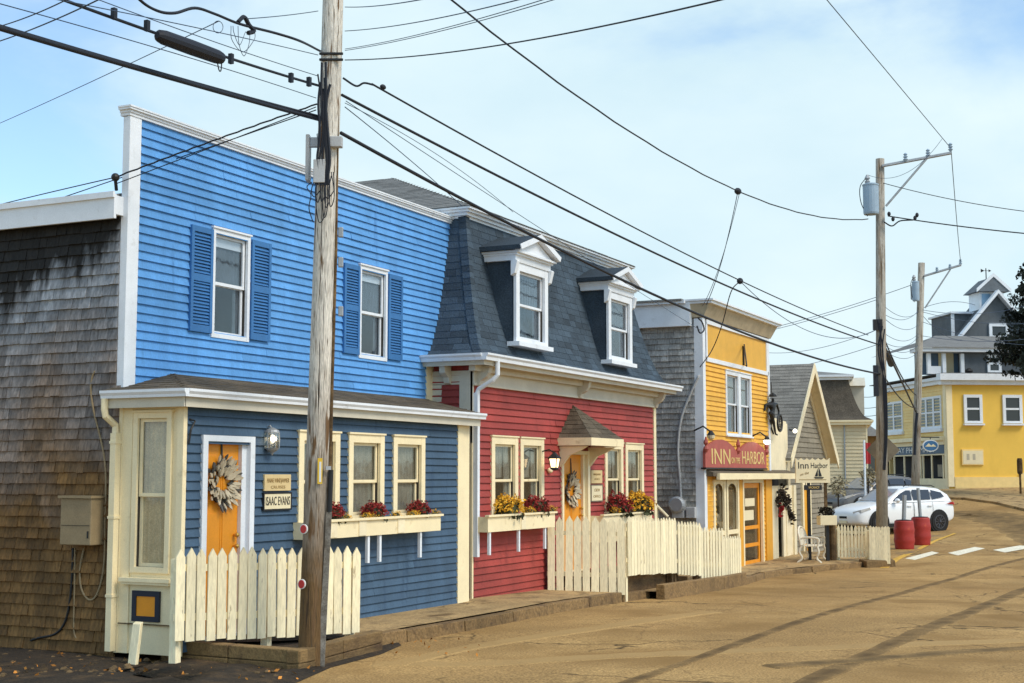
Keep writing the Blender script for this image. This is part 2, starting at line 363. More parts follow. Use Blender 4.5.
checks(M['blue'], (7,7,.8), .62, .78, (.06,.20,.46)); checks(M['red'], (7,7,.8), .60, .78, (.20,.026,.022)); checks(M['navy'], (7,7,.8), .60, .78, (.028,.06,.115))
checks(M['buttery'], (1.2,1.2,.35), .55, .8, (.72,.45,.07))
# ------------------------------------------------------------------ wall and roof coverings
def front(Y): return lambda u, d, z: Vector((u, Y-d, z))          # wall facing the street
def left(X): return lambda u, d, z: Vector((X-d, u, z))           # wall facing down the street, u runs into the lot
def spans(a, b, holes, zc):
    segs = [(a, b)]
    for (h0,h1,z0,z1) in holes:
        if z0 <= zc <= z1:
            n = []
            for (p,q) in segs:
                if h1 <= p or h0 >= q: n.append((p,q)); continue
                if h0 > p: n.append((p,h0))
                if h1 < q: n.append((h1,q))
            segs = n
    return segs
def clap(mb, m, u0, u1, z0, z1, exp=.105, holes=(), lim=None, maxl=3.6):
    z = z0
    while z < z1-.01:
        h = min(exp, z1-z); a, b = (u0,u1) if lim is None else lim(z+h*.5)
        for (p,q) in spans(a, b, holes, z+h*.5):
            x = p; first = True
            while x < q-1e-4:
                e = min(q, x+random.uniform(.4,1)*maxl)
                if q-e < .3: e = q
                dj = random.uniform(-.004,.004); r = random.random(); zj = random.uniform(-.003,.003)
                mb.v = r
                mb.prism([m(x,0,z+zj),m(x,.034+dj,z+zj),m(x,.006,z+h+.004),m(x,0,z+h+.004)],
                         [m(e-.004,0,z-zj),m(e-.004,.034-dj,z-zj),m(e-.004,.006,z+h+.004),m(e-.004,0,z+h+.004)])
                x = e
        z += exp
    mb.v = None
def shingles(mb, m, lim, s0, s1, exp=.13, w=(.09,.19), t=.014, holes=(), jit=.008, gap=.004):
    s = s0; row = 0
    while s < s1-.02:
        h = min(exp, s1-s); a, b = lim(s+h*.5); tone = random.uniform(.35,.65)
        for (p,q) in spans(a, b, holes, s+h*.5):
            x = p-random.uniform(0, w[0])
            while x < q:
                e = x+random.uniform(*w); lo = max(x,p); hi = min(e,q)-gap
                if hi-lo > .015:
                    dj = random.uniform(-jit, jit*.3); tt = t*random.uniform(.8,1.3)
                    mb.v = min(1,max(0,random.gauss(tone,.22)))
                    mb.hexa([m(lo,0,s+dj),m(hi,0,s+dj),m(hi,tt,s+dj),m(lo,tt,s+dj), m(lo,0,s+h+.01),m(hi,0,s+h+.01),m(hi,tt*.3,s+h+.01),m(lo,tt*.3,s+h+.01)])
                x = e
        s += exp; row += 1
    mb.v = None

def window(parent, m, u0,u1,z0,z1, trim, cas=.1, sill=True, curtain='curtain', proud=.045, muntin=None, split=.52, open_lower=True, depth=.5, sashmat=None, cw=None, name='window', drape=None):
    """casing is the part itself; sash, panes, curtain and reveal are its sub-parts. Returns the opening."""
    a,b,c,d = u0+cas, u1-cas, z0+(cas*.5 if sill else cas), z1-cas
    w = MB()
    w.mbox(m,u0,a,0,proud,z0,z1); w.mbox(m,b,u1,0,proud,z0,z1)
    w.mbox(m,a,b,0,proud-.003,d,z1); w.mbox(m,a,b,0,proud-.003,z0,c)
    w.mbox(m,u0-.015,u1+.015,0,proud+.018,z1+.001,z1+.025)
    if sill: w.mbox(m,u0-.02,u1+.02,0,proud+.035,z0-.035,z0-.001)
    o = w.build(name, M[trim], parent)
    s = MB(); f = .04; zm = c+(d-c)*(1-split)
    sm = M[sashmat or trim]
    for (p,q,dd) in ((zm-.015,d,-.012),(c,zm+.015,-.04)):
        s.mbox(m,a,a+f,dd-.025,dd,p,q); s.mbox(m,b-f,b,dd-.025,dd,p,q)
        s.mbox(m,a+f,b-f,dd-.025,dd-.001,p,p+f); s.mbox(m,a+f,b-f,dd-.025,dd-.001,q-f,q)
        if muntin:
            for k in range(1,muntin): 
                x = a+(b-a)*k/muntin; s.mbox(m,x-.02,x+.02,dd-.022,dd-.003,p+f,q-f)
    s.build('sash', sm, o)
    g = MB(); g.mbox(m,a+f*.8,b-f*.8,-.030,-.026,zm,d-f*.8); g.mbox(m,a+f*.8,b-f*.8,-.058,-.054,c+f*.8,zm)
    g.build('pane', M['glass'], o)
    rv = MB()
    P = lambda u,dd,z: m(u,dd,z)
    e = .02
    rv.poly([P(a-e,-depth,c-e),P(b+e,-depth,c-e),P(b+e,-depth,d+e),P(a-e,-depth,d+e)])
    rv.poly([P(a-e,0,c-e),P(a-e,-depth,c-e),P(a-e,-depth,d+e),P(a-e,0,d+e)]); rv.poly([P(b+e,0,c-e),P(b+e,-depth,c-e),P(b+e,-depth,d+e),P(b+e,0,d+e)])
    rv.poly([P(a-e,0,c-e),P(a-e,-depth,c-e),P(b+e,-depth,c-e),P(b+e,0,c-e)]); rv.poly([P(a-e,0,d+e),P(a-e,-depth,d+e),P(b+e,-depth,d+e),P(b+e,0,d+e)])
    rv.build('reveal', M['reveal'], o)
    if curtain:
        def sheet(x0,x1,zb,zt,dd,amp,mat,nm):
            c_ = MB(); n = max(8,int((x1-x0)/.012)); ph = random.uniform(0,6); k = random.uniform(60,85)
            rings = []
            for i in range(n+1):
                x = x0+(x1-x0)*i/n; q = dd+amp*math.sin(k*x+ph)+amp*.5*math.sin(k*.37*x+1)
                rings.append([m(x,q,zb),m(x,q*.95,(zb+zt)/2),m(x,q,zt)])
            c_.loft(rings).build(nm, M[mat], o, smooth=True, norm=False)
        if curtain == 'sides':
            sheet(a,a+(b-a)*.32,c,d,-.085,.018,drape or 'curtain','curtain'); sheet(b-(b-a)*.3,b,c,d,-.085,.018,drape or 'curtain','curtain')
            sheet(a,b,zm+.05,d,-.10,.006,drape or 'curtain','blind')
        elif curtain == 'half':
            sheet(a,b,zm-.02,d,-.08,.006,drape or 'curtaindark','blind')
            sheet(b-(b-a)*.22,b,c,zm,-.09,.015,drape or 'curtaindark','curtain')
        else:
            sheet(a,b,c,d,-.085,.014,curtain,'curtain')
    return (u0+cas*.5,u1-cas*.5,z0+cas*.4,z1-cas*.5)

def gutter_run(mb, pts, w=.11, h=.10):
    """K-style gutter along a polyline of (x,y,z) with z at its top; outward direction given by each leg's right-hand side"""
    for (p,q,n) in pts:
        p,q,n = Vector(p),Vector(q),Vector(n)
        A = [p, p+n*w, p+n*w-Vector((0,0,.03)), p+n*(w*.75)-Vector((0,0,.06)), p+n*(w*.7)-Vector((0,0,h)), p-Vector((0,0,h))]
        mb.prism(A, [v+(q-p) for v in A])
def bezier_pts(ps, n=8):
    """Catmull-Rom through points"""
    ps = [Vector(p) for p in ps]; P = [ps[0]*2-ps[1]]+ps+[ps[-1]*2-ps[-2]]; out = []
    for i in range(1,len(P)-2):
        for k in range(n):
            t = k/n; a,b,c,d = P[i-1],P[i],P[i+1],P[i+2]
            out.append(.5*((2*b)+(c-a)*t+(2*a-5*b+4*c-d)*t*t+(3*b-a-3*c+d)*t**3))
    out.append(ps[-1]); return out
# ------------------------------------------------------------------ ground, road, walk
def struct(o): return tag(o, kind='structure')
def sheet(name, mat, quads, dz):
    mb = MB()
    for q in quads: mb.poly([(p[0],p[1],gz(p[0])+dz) for p in q])
    return struct(mb.build(name, M[mat], loc=(0,0,0)))
g = MB()
xs = [-60,-20,0,4,8,12,16,20,24,28,31,34,36.5,39,42,45,48,51,54.5,58,62,66,69,72,76,80,87,95,140,250,400]
ys = [-200,-60,-20,-5,0,3,6,9,12,20,60,200]
vv = [[g.bm.verts.new((x,y,gz(x))) for y in ys] for x in xs]
for i in range(len(xs)-1):
    for j in range(len(ys)-1): g.bm.faces.new([vv[i][j],vv[i+1][j],vv[i+1][j+1],vv[i][j+1]])
struct(g.build('road', M['asphalt'], loc=(0,0,0), smooth=True))

# soil beside the left wall and round the first pole
d = MB()
edge = [onG(*p) for p in ((-140,790),(-60,770),(60,735),(130,718),(200,706),(262,696),(300,682),(330,668),(380,655),(400,646))]
inner = [Vector((e.x+ (0 if i<7 else -.0), 12.6 if i<5 else (10.2), 0)) for i,e in enumerate(edge)]
rings = []
for i,(e,n) in enumerate(zip(edge,inner)):
    n.x = e.x+(.35*(i-4) if i>4 else 0)
    if i<5: n.x,n.y = 12.7, 14.6-.95*i
    ring = []
    for k in range(9):
        t = k/8; p = e.lerp(Vector((n.x,n.y,0)),t)
        ring.append((p.x+random.uniform(-.04,.04),p.y,gz(p.x)+.004+ (random.uniform(.01,.06) if 0<k else 0)))
    rings.append(ring)
d.loft(rings); dirt = struct(d.build('soil', M['dirt'], loc=(0,0,0), smooth=True))

# walk in front of the blue and red houses: slab with a worn kerb
def walk(name, outline_in, outline_out, mat, htop, hout):
    mb = MB(); rings = []
    for (xi,yi),(xo,yo) in zip(outline_in,outline_out):
        zi = gz(xi)+htop; zo = gz(xo)+hout
        rings.append([(xi,yi,zi),(xo,yo+.16,zo+.004)])
    mb.loft(rings); return struct(mb.build(name, M[mat], loc=(0,0,0)))
KX = [14.2,15.5,17,18.5,20,21.5,23,24.2]
KO = [8.98,8.98,8.95,8.95,8.98,9.0,9.0,8.95]
walk('footpath', [(x,10.35) for x in KX], list(zip(KX,KO)), 'concrete', .20, .16)
def kerb(name, pts, htop, hbot=-.1, wid=.17, piece=1.3, jit=.012, mat='kerb'):
    mb = MB()
    for (a,b) in zip(pts,pts[1:]):
        a = Vector((*a,0)); b = Vector((*b,0)); L = (b-a).length; n = max(1,round(L/piece)); dr = (b-a)/L; nn = Vector((-dr.y,dr.x,0))
        for k in range(n):
            p = a+dr*(L*k/n+.008); q = a+dr*(L*(k+1)/n-.008); j = random.uniform(-jit,jit); jz = random.uniform(-jit,jit)
            P = lambda v,s_,z: (v.x+nn.x*s_,v.y+nn.y*s_,z)
            mb.hexa([P(p,j,gz(p.x)+hbot),P(q,j,gz(q.x)+hbot),P(q,wid,gz(q.x)+hbot),P(p,wid,gz(p.x)+hbot),
                     P(p,j+.015,gz(p.x)+htop+jz),P(q,j+.015,gz(q.x)+htop+jz),P(q,wid,gz(q.x)+htop+jz),P(p,wid,gz(p.x)+htop+jz)])
    return struct(mb.build(name, M[mat], loc=(0,0,0), bevel=.012))
kerb('kerb', list(zip(KX,KO)), .155)
# second, taller kerb from the stair to the shop, then the worn shop walk that tapers into the corner
K2 = [(24.0,8.6),(26,8.58),(29.3,8.62)]
kerb('kerb', K2, .26, piece=1.6)
K3 = [(29.3,8.62),(31.5,8.85),(33.5,8.72),(35.2,8.2),(36.5,7.7),(37.6,7.45),(38.6,7.45),(39.4,7.7),(39.9,8.2),(40,9)]
kerb('kerb', K3, .13, piece=1.1)
X3 = [24,26,29.3,31.5,33.5,35.2,36.5,37.6,38.6,39.4,39.9,40]
O3 = [8.6,8.58,8.62,8.85,8.72,8.2,7.7,7.45,7.45,7.7,8.2,9]
walk('footpath', [(x,11.0) for x in X3], list(zip(X3,O3)), 'concrete', .16, .13)
# pavement before the far yellow building, raised behind its own kerb
fa = [onG(940,499), onG(965,500), onG(995,504), onG(1024,511), onG(1075,522)]
fb = [onG(930,492), onG(965,491), onG(995,490), onG(1024,488), onG(1090,487)]
mb = MB(); mb.loft([[(a.x,a.y,a.z-.05),(a.x,a.y,a.z+.10),(b.x+.3,b.y+.3,b.z+.12)] for a,b in zip(fa,fb)])
struct(mb.build('pavement', M['concrete'], loc=(0,0,0)))

# road markings
def strip(name, mat, pts, w, dz=.004):
    mb = MB(); rings = []
    for i,p in enumerate(pts):
        a = pts[max(0,i-1)]; b = pts[min(len(pts)-1,i+1)]; t = (Vector(b)-Vector(a)); t.z = 0; t.normalize(); n = Vector((-t.y,t.x,0))
        ww = w[i] if isinstance(w,(list,tuple)) else w
        q1 = Vector(p)-n*ww/2; q2 = Vector(p)+n*ww/2
        rings.append([(q1.x,q1.y,gz(q1.x)+dz),(q2.x,q2.y,gz(q2.x)+dz)])
    mb.loft(rings); return struct(mb.build(name, M[mat], loc=(0,0,0)))
for q in (((905,558.5),(932,551.5),(939,553),(915,560)),((948,553),(975,547),(985,548.5),(958,555.5)),((993,550),(1020,545.5),(1036,547),(1005,552.5)),((1040,547),(1066,542),(1085,543.5),(1054,549.5))):
    mb = MB(); mb.poly([(p.x,p.y,p.z+.004) for p in [onG(*c) for c in q]]); struct(mb.build('crosswalk_marking', M['road_white'], loc=(0,0,0)))
strip('kerb_marking', 'road_yellow', [onG(*p) for p in ((884,568),(897,559),(915,551),(935,541),(955,533.5))], [.22,.2,.18,.15,.1], .006)
mb = MB(); mb.poly([(p.x,p.y,p.z+.003) for p in [onG(*c) for c in ((890,551),(905,557),(930,545),(948,536),(936,533.5),(905,541))]]); struct(mb.build('kerb_marking', mk('worn_yellow_hatch',(.42,.24,.06),.9,noise=.3,ns=4,fine=.4,fs=20,col2=(.22,.14,.06),c2s=1.5,c2lo=.4,c2hi=.6), loc=(0,0,0)))
# tar seams and tyre-darkened lanes: soft edged strips of the same asphalt, darker where bitumen was laid
def seam_mat(name, dark, soft=True):
    m = mk(name, (.335,.205,.078), .9, noise=.2, ns=.35, fine=.55, fs=38, bump=.4, bs=60, col2=(.44,.28,.11), c2s=.25, c2lo=.45, c2hi=.7, spec=.2)
    nt = m.node_tree; N = nt.nodes; L = nt.links; b = N['Principled BSDF']
    src = b.inputs['Base Color'].links[0].from_socket
    a = N.new('ShaderNodeAttribute'); a.attribute_name = 'w'
    nz = N.new('ShaderNodeTexNoise'); nz.inputs['Scale'].default_value = 2.5; nz.inputs['Detail'].default_value = 5
    tc = N.new('ShaderNodeTexCoord'); L.new(tc.outputs['Object'], nz.inputs['Vector'])
    ma = N.new('ShaderNodeMath'); ma.operation = 'MULTIPLY'; L.new(a.outputs['Fac'], ma.inputs[0])
    r = N.new('ShaderNodeMapRange'); r.inputs[1].default_value = .3; r.inputs[2].default_value = .6; r.inputs[3].default_value = .45; L.new(nz.outputs['Fac'], r.inputs[0]); L.new(r.outputs[0], ma.inputs[1])
    mx = N.new('ShaderNodeMix'); mx.data_type = 'RGBA'; L.new(ma.outputs[0], mx.inputs[0]); L.new(src, mx.inputs[6]); mx.inputs[7].default_value = (*dark,1)
    L.new(mx.outputs[2], b.inputs['Base Color']); return m
def seam(name, mat, pts, w, dz, n=12):
    pts = bezier_pts([Vector(p) for p in pts], 8); me = bpy.data.meshes.new(name); V = []; W = []; Fc = []
    prof = [(-1,0),(-.55,.75),(0,1),(.55,.75),(1,0)]
    for i,p in enumerate(pts):
        a = pts[max(0,i-1)]; b = pts[min(len(pts)-1,i+1)]; t = b-a; t.z = 0; t.normalize(); nn = Vector((-t.y,t.x,0))
        ww = (w[0]+(w[1]-w[0])*i/(len(pts)-1))*random.uniform(.88,1.12)
        for (s_,q) in prof:
            v = p+nn*ww*s_; V.append((v.x,v.y,gz(v.x)+(dz if q>0 and 0<i<len(pts)-1 else -.03))); W.append(q)
    k = len(prof)
    for i in range(len(pts)-1):
        for j in range(k-1): Fc.append((i*k+j,(i+1)*k+j,(i+1)*k+j+1,i*k+j+1))
    me.from_pydata(V,[],Fc); at = me.attributes.new('w','FLOAT','POINT')
    for i,x in enumerate(W): at.data[i].value = x
    me.materials.append(mat); o = bpy.data.objects.new(name, me); COL.objects.link(o); return struct(o)
TAR = seam_mat('tar_seam_asphalt', (.11,.066,.025)); PATCH = seam_mat('pale_worn_asphalt', (.39,.25,.10)); LANE = seam_mat('dark_lane_asphalt', (.12,.075,.03))
seam('road_seam', TAR, [onG(*p) for p in ((560,706),(680,665),(768,633),(868,602),(981,570),(1060,550))], (.13,.19), .008)
seam('road_seam', TAR, [onG(*p) for p in ((770,700),(800,686),(880,650),(960,616),(1030,588),(1100,565))], (.20,.27), .010)
seam('road_patch', PATCH, [onG(*p) for p in ((360,664),(480,664),(600,657),(720,652),(900,645),(1040,640))], (.35,.4), .006)
seam('road_patch', PATCH, [onG(*p) for p in ((380,668),(470,648),(560,634),(640,622),(720,611))], (.25,.3), .012)
seam('road_lane', LANE, [onG(*p) for p in ((945,516),(975,514),(1005,520),(1030,530),(1060,548))], (2.2,1.5), .014)
seam('road_lane', LANE, [onG(*p) for p in ((760,668),(860,661),(960,653),(1060,648))], (.25,.3), .016)

# litter and stones on the soil
mb = MB()
for k in range(130):
    p = onG(random.uniform(-20,330), random.uniform(640,683)); p.z += .03
    if p.y > 9.0 and p.x > 12.4: continue
    mb.leaf(p+Vector((0,0,random.uniform(0,.03))), random.uniform(.015,.04), (0,0,0))
for k in range(70):
    p = onG(random.uniform(160,480), random.uniform(640,660)); mb.leaf(p+Vector((0,0,.03)), random.uniform(.015,.035))
tag(mb.build('fallen_leaves', M['litter'], loc=(0,0,0)), 'scattered dry leaves on the dark soil by the first pole', 'leaves', kind='stuff')
mb = MB()
for k in range(420):
    p = onG(random.uniform(-20,300), random.uniform(628,680))
    if p.y > 9.6 and p.x > 12.4: continue
    r_ = random.uniform(.012,.05); mb.ball(p+Vector((0,0,.03)), r_, r_*.8, r_*.6, 6, 4, .2)
tag(mb.build('gravel', mk('dark_gravel',(.10,.065,.03),.9,rnd=.7), loc=(0,0,0)), 'loose dark stones strewn over the soil below the shingled wall', 'gravel', kind='stuff')

# ------------------------------------------------------------------ blue house
BX, YM, YS = 12.43, 11.03, 10.13
bh = thing('blue_house', 'bright blue clapboard house with a flat parapet front and low slate blue lean-to', 'house', (BX,YM,gz(BX)))
F = front(YM); W = left(BX)
holes = []
for (u0,u1) in ((13.99,14.77),(17.46,18.26)):
    holes.append(window(bh, F, u0,u1,3.72,5.11,'white',cas=.055,sill=False,curtain='half',split=.5,proud=.04))
mb = MB(); clap(mb, F, 12.62, 20.6, 3.05, 6.2, .105, holes); mb.box(12.5,20.3,YM+.6,YM+.7,0,4.85); mb.build('front_wall', M['blue'], bh)
mb = MB()
for (u0,u1) in ((13.55,13.975),(14.785,15.21),(17.02,17.445),(18.275,18.69)):
    s = MB(); z0,z1 = 3.76,5.08; zm = (z0+z1)/2+.02
    s.mbox(F,u0,u0+.05,.022,.06,z0,z1); s.mbox(F,u1-.05,u1,.022,.06,z0,z1)
    for (p,q) in ((z0,z0+.09),(zm-.045,zm+.045),(z1-.07,z1)): s.mbox(F,u0+.05,u1-.05,.022,.058,p,q)
    for (p,q) in ((z0+.09,zm-.045),(zm+.045,z1-.07)):
        z = p+.012
        while z < q-.02:
            s.hexa([F(u0+.05,.048,z),F(u1-.05,.048,z),F(u1-.05,.056,z),F(u0+.05,.056,z),F(u0+.05,.024,z+.03),F(u1-.05,.024,z+.03),F(u1-.05,.034,z+.034),F(u0+.05,.034,z+.034)]); z += .042
    s.build('shutter', M['shutter'], bh)
# trim of the tall front
mb = MB(); mb.box(BX-.012,BX+.18,YM-.035,YM+.01,2.9,6.2); mb.build('corner_board', M['white'], bh)
mb = MB(); mb.box(BX-.018,BX+.0,YM-.034,YM+.065,3.0,6.18); mb.box(BX+.002,20.5,YM+.05,YM+.066,4.9,6.2); mb.build('side_board', M['white'], bh)
mb = MB()
for (pr,z0,z1) in ((.015,6.19,6.225),(.03,6.225,6.255),(.055,6.255,6.28),(.065,6.28,6.30)): mb.box(BX-.02-pr,20.6,YM-.03-pr,YM+.10,z0,z1)
mb.build('parapet_cornice', M['white'], bh)
mb = MB(); mb.box(19.50,19.73,YM-.035,YM+.01,3.0,3.75); mb.build('corner_board', M['cream'], bh)
# shingled side and roof behind the parapet
mb = MB(); shingles(mb, W, lambda s: (YM+.0 if s<3.1 else YM+.07, 17.5), -.15, 5.05, .128, (.07,.2), .04); mb.box(BX+.02,BX+.12,YM+.2,17.5,-.2,5.05); mb.box(BX,20.3,17.5,17.6,-.3,5.0)
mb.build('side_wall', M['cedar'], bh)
RS = 6.12
mb = MB(); mb.prism([(12.28,YM+.11,5.14),(16.3,YM+.11,RS),(20.4,YM+.11,5.14),(20.4,YM+.11,5.24),(16.3,YM+.11,RS+.1),(12.28,YM+.11,5.24)],[(12.28,17.9,5.14),(16.3,17.9,RS),(20.4,17.9,5.14),(20.4,17.9,5.24),(16.3,17.9,RS+.1),(12.28,17.9,5.24)])
mb.build('main_roof', M['greyroof'], bh)
mb = MB(); mb.box(12.25,12.29,YM+.03,17.9,4.95,5.235); mb.box(12.29,12.41,YM+.03,17.9,5.0,5.03); mb.box(12.22,12.25,YM+.02,17.9,5.19,5.26); mb.box(12.29,12.41,YM+.03,YM+.06,5.03,5.22); mb.build('eave_fascia', M['white'], bh)
mb = MB(); mb.tube([(12.36,YM+.1,5.3),(12.28,YM+.05,5.42)],.02); mb.ball((12.27,YM+.04,5.43),.05); mb.build('insulator', M['iron'], bh)

# lean-to along the street
S = front(YS)
holes = []
for (u0,u1) in ((14.64,15.58),(15.80,16.71),(16.96,17.86)):
    holes.append(window(bh, S, u0,u1,1.40,2.54,'cream',cas=.11,curtain='curtain',split=.54))
dh = (12.80,13.64,0,2.40)
mb = MB(); clap(mb, S, 12.47, 18.90, .04, 2.86, .105, holes+[dh]); mb.build('lean_to_wall', M['navy'], bh)
mb = MB(); mb.box(18.90,19.08,YS-.035,YS+.02,.0,2.85); mb.build('corner_board', M['cream'], bh); mb = MB(); mb.box(19.10,19.30,YS-.02,YS+.15,0,2.85); mb.build('corner_board', M['cream'], bh)
# cream end wall with its own tall window and a small hatch
C = left(BX)
hw = window(bh, C, 10.27,10.82,.90,2.70,'cream',cas=.065,curtain='lace',split=.52,proud=.035,sill=False)
hh = (10.41,10.75,.37,.69)
mb = MB(); mb.v=.5
for (y0,y1,z0,z1) in ((10.13,hw[0],0,2.86),(hw[1],YM-.002,0,2.86),(hw[0],hw[1],hw[3],2.86),(hw[0],hw[1],0,hw[2])): mb.box(BX-.0,BX+.05,y0,y1,z0,z1)
mb.box(BX-.03,BX,10.98,YM+.0,0,2.86); mb.box(BX-.028,BX,10.11,10.19,0,2.86); mb.box(BX-.02,BX,10.19,10.98,2.74,2.86)
mb.box(BX-.02,BX,10.84,10.98,0,2.74)
mb.box(BX-.03,BX+.035,YS-.028,YS,0,2.86)
mb.build('end_wall', M['cream'], bh)
mb = MB(); mb.box(BX-.09,BX,10.21,10.93,.80,.845); mb.box(BX-.07,BX,10.23,10.91,.77,.80); mb.build('window_sill', M['cream'], bh)
mb = MB(); mb.box(BX-.035,BX-.001,10.2,10.97,.325,.335); mb.build('ledge', M['timber'], bh)
hf = MB(); y0,y1,z0,z1 = 10.39,10.78,.36,.70; k=.06
for b in ((y0,y0+k,z0,z1),(y1-k,y1,z0,z1),(y0+k,y1-k,z0,z0+k),(y0+k,y1-k,z1-k,z1)): hf.box(BX-.03,BX-.001,*b)
hf = hf.build('hatch_frame', mk('navy_hatch_paint',(.012,.018,.035),.6), bh); mb = MB(); mb.box(BX-.018,BX-.002,y0+k,y1-k,z0+k,z1-k); mb.build('hatch_panel', M['orange'], hf)
# lean-to roof: shallow, hipped at the near end
EX, EY, EZ, RX, RZ = 12.25, 9.98, 2.95, 13.3, 3.21
mb = MB()
mb.poly([(EX,EY,EZ-.03),(19.45,EY,EZ-.03),(19.45,YM,RZ-.03),(RX,YM,RZ-.03)]); mb.poly([(EX,EY,EZ-.03),(RX,YM,RZ-.03),(EX,YM+.12,EZ-.03)]); mb.poly([(EX,YM+.12,EZ-.03),(RX,YM,RZ-.03),(RX,YM+.12,RZ-.03)])
sl = math.hypot(YM-EY, RZ-EZ)
def rf(u,d,s):
    t = s/sl; return Vector((u, EY+(YM-EY)*t, EZ+(RZ-EZ)*t+d))
shingles(mb, rf, lambda s: (EX+(RX-EX)*s/sl, 19.45), -.02, sl, .14, (.2,.34), .010, jit=.003)
sl2 = math.hypot(RX-EX, RZ-EZ)
def rf2(u,d,s):
    t = s/sl2; return Vector((EX+(RX-EX)*t, u, EZ+(RZ-EZ)*t+d))
shingles(mb, rf2, lambda s: (EY+(YM-EY)*s/sl2, YM+.12), -.02, sl2, .14, (.2,.34), .010, jit=.003)
mb.build('lean_to_roof', M['brownroof'], bh)
mb = MB(); mb.box(EX+.02,19.42,EY+.02,YS-.03,2.78,2.81); mb.box(EX+.02,BX-.03,YS-.03,YM+.1,2.78,2.81)
mb.box(EX+.02,19.42,EY,EY+.03,2.75,2.92); mb.box(EX,EX+.03,EY,YM+.1,2.75,2.92); mb.build('soffit', M['frieze'], bh)
mb = MB(); gutter_run(mb, [((EX,EY,EZ),(19.5,EY,EZ),(0,-1,0)), ((EX,EY-.07,EZ-.001),(EX,YM+.10,EZ-.001),(-1,0,0))],.08,.09); mb.build('gutter', M['white'], bh)
mb = MB(); mb.tube([(EX-.03,YM+.06,2.86),(EX-.03,YM+.06,2.74),(EX-.02,YM+.05,2.66),(BX-.07,YM+.02,2.56),(BX-.075,YM+.01,2.45)],.04); mb.box(BX-.12,BX-.035,YM-.035,YM+.045,.02,2.47)
for z in (2.35,1.5,.62): mb.box(BX-.128,BX+.02,YM-.045,YM+.053,z,z+.03)
mb.build('downspout', M['cream'], bh)
# orange door
def door(parent, m, u0,u1,z0,z1, trim, slab_l, slab_r, side='right', panels=True, mat='orange', dep=-.06):
    f = MB(); a,b = slab_l, slab_r
    f.mbox(m,u0,a,0,.05,z0,z1); f.mbox(m,b+.09,u1,0,.05,z0,z1); f.mbox(m,a,b+.09,0,.047,z1-.07,z1)
    f.mbox(m,a-.02,a,-.14,.0,z0,z1-.07); f.mbox(m,b+.09,b+.11,-.14,0,z0,z1-.07); f.mbox(m,b+.002,b+.09,-.16,-.012,z0,z1-.07); f.mbox(m,a,b+.09,-.14,0,z1-.072,z1-.06); f.mbox(m,a,b+.09,-.2,.06,z0-.03,z0)
    fo = f.build('door_frame', M[trim], parent)
    s = MB(); s.v=.5; zt = z1-.075
    s.mbox(m,a+.004,b-.002,dep-.04,dep,z0+.005,zt)
    w = (b-a); st = .09
    rows = [(z0+.14,z0+.60),(z0+.72,z0+1.42),(z0+1.54,zt-.12)]
    if panels:
        for (p,q) in rows:
            for k in (0,1):
                x0 = a+st+k*(w-st*1.5+0)/2; x1 = x0+(w-st*3)/2
                s.mbox(m,x0,x1,dep,dep+.006,p,q); s.mbox(m,x0+.03,x1-.03,dep+.006,dep+.014,p+.03,q-.03)
    so = s.build('door', M[mat], parent, bevel=.004)
    h = MB(); 
    for z in (z0+1.0,z0+1.13):
        c = m(b-.07,dep+.05,z); h.ball(c,.03); h.tube([m(b-.07,dep,z),c],.014)
    h.build('handle', M['brass'], so)
    return so
door(bh, S, 12.73,13.71,.16,2.45,'white',12.82,13.53)
mb = MB(); mb.tube([S(12.50,.03,2.62),S(12.56,.06,2.60),S(12.49,.06,2.5),S(12.47,.05,2.35)],.012); mb.build('conduit', M['iron'], bh)

def wreath(m, u, z, r0, r1, label, loc):
    t = thing('wreath', label, 'wreath', loc)
    for nm, mat, n, lo, hi in (('husk_leaves','huskdark',48,r0*.95,r1*1.02),('petals','husk',85,r0*.95,r1*.95)):
        mb = MB()
        for k in range(n):
            a = random.uniform(0,2*math.pi)+random.gauss(0,.03); q = random.choice([lo+(hi-lo)*.3, lo+(hi-lo)*.62, hi*.92])*random.uniform(.92,1.06); L = (hi-lo)*random.uniform(.17,.32); wd = L*random.uniform(.3,.5)
            c = lambda rr_,o,dd: m(u+math.cos(a)*rr_-math.sin(a)*o, dd, z+math.sin(a)*rr_+math.cos(a)*o)
            b0 = random.uniform(.0,.03)+(.025 if nm=='petals' else 0)
            mb.prism([c(q-L,0,b0),c(q-L*.3,-wd,b0+.01),c(q+L*.5,-wd*.8,b0+.03),c(q+L,0,b0+.05),c(q+L*.5,wd*.8,b0+.03),c(q-L*.3,wd,b0+.01)],
                     [c(q-L,0,b0+.012),c(q-L*.3,-wd,b0+.03),c(q+L*.5,-wd*.8,b0+.05),c(q+L,0,b0+.06),c(q+L*.5,wd*.8,b0+.05),c(q-L*.3,wd,b0+.03)])
        mb.build(nm, M[mat], t)
    mb = MB(); ring = [m(u+math.cos(a)*(r0+r1)/2,.0,z+math.sin(a)*(r0+r1)/2) for a in [2*math.pi*k/24 for k in range(25)]]
    mb.tube(ring,.035,6); mb.tube([m(u,.02,z+r1*.8),m(u,.005,z+r1*1.75)],.012); mb.build('wire_ring', M['huskdark'], t)
    return t
md = lambda u,d,z: Vector((u, YS+.06-d, z))
wreath(md, 13.19, 1.90, .09, .31, 'round wreath of grey and straw husks on the orange door of the blue house', (13.19,YS+.05,1.6))

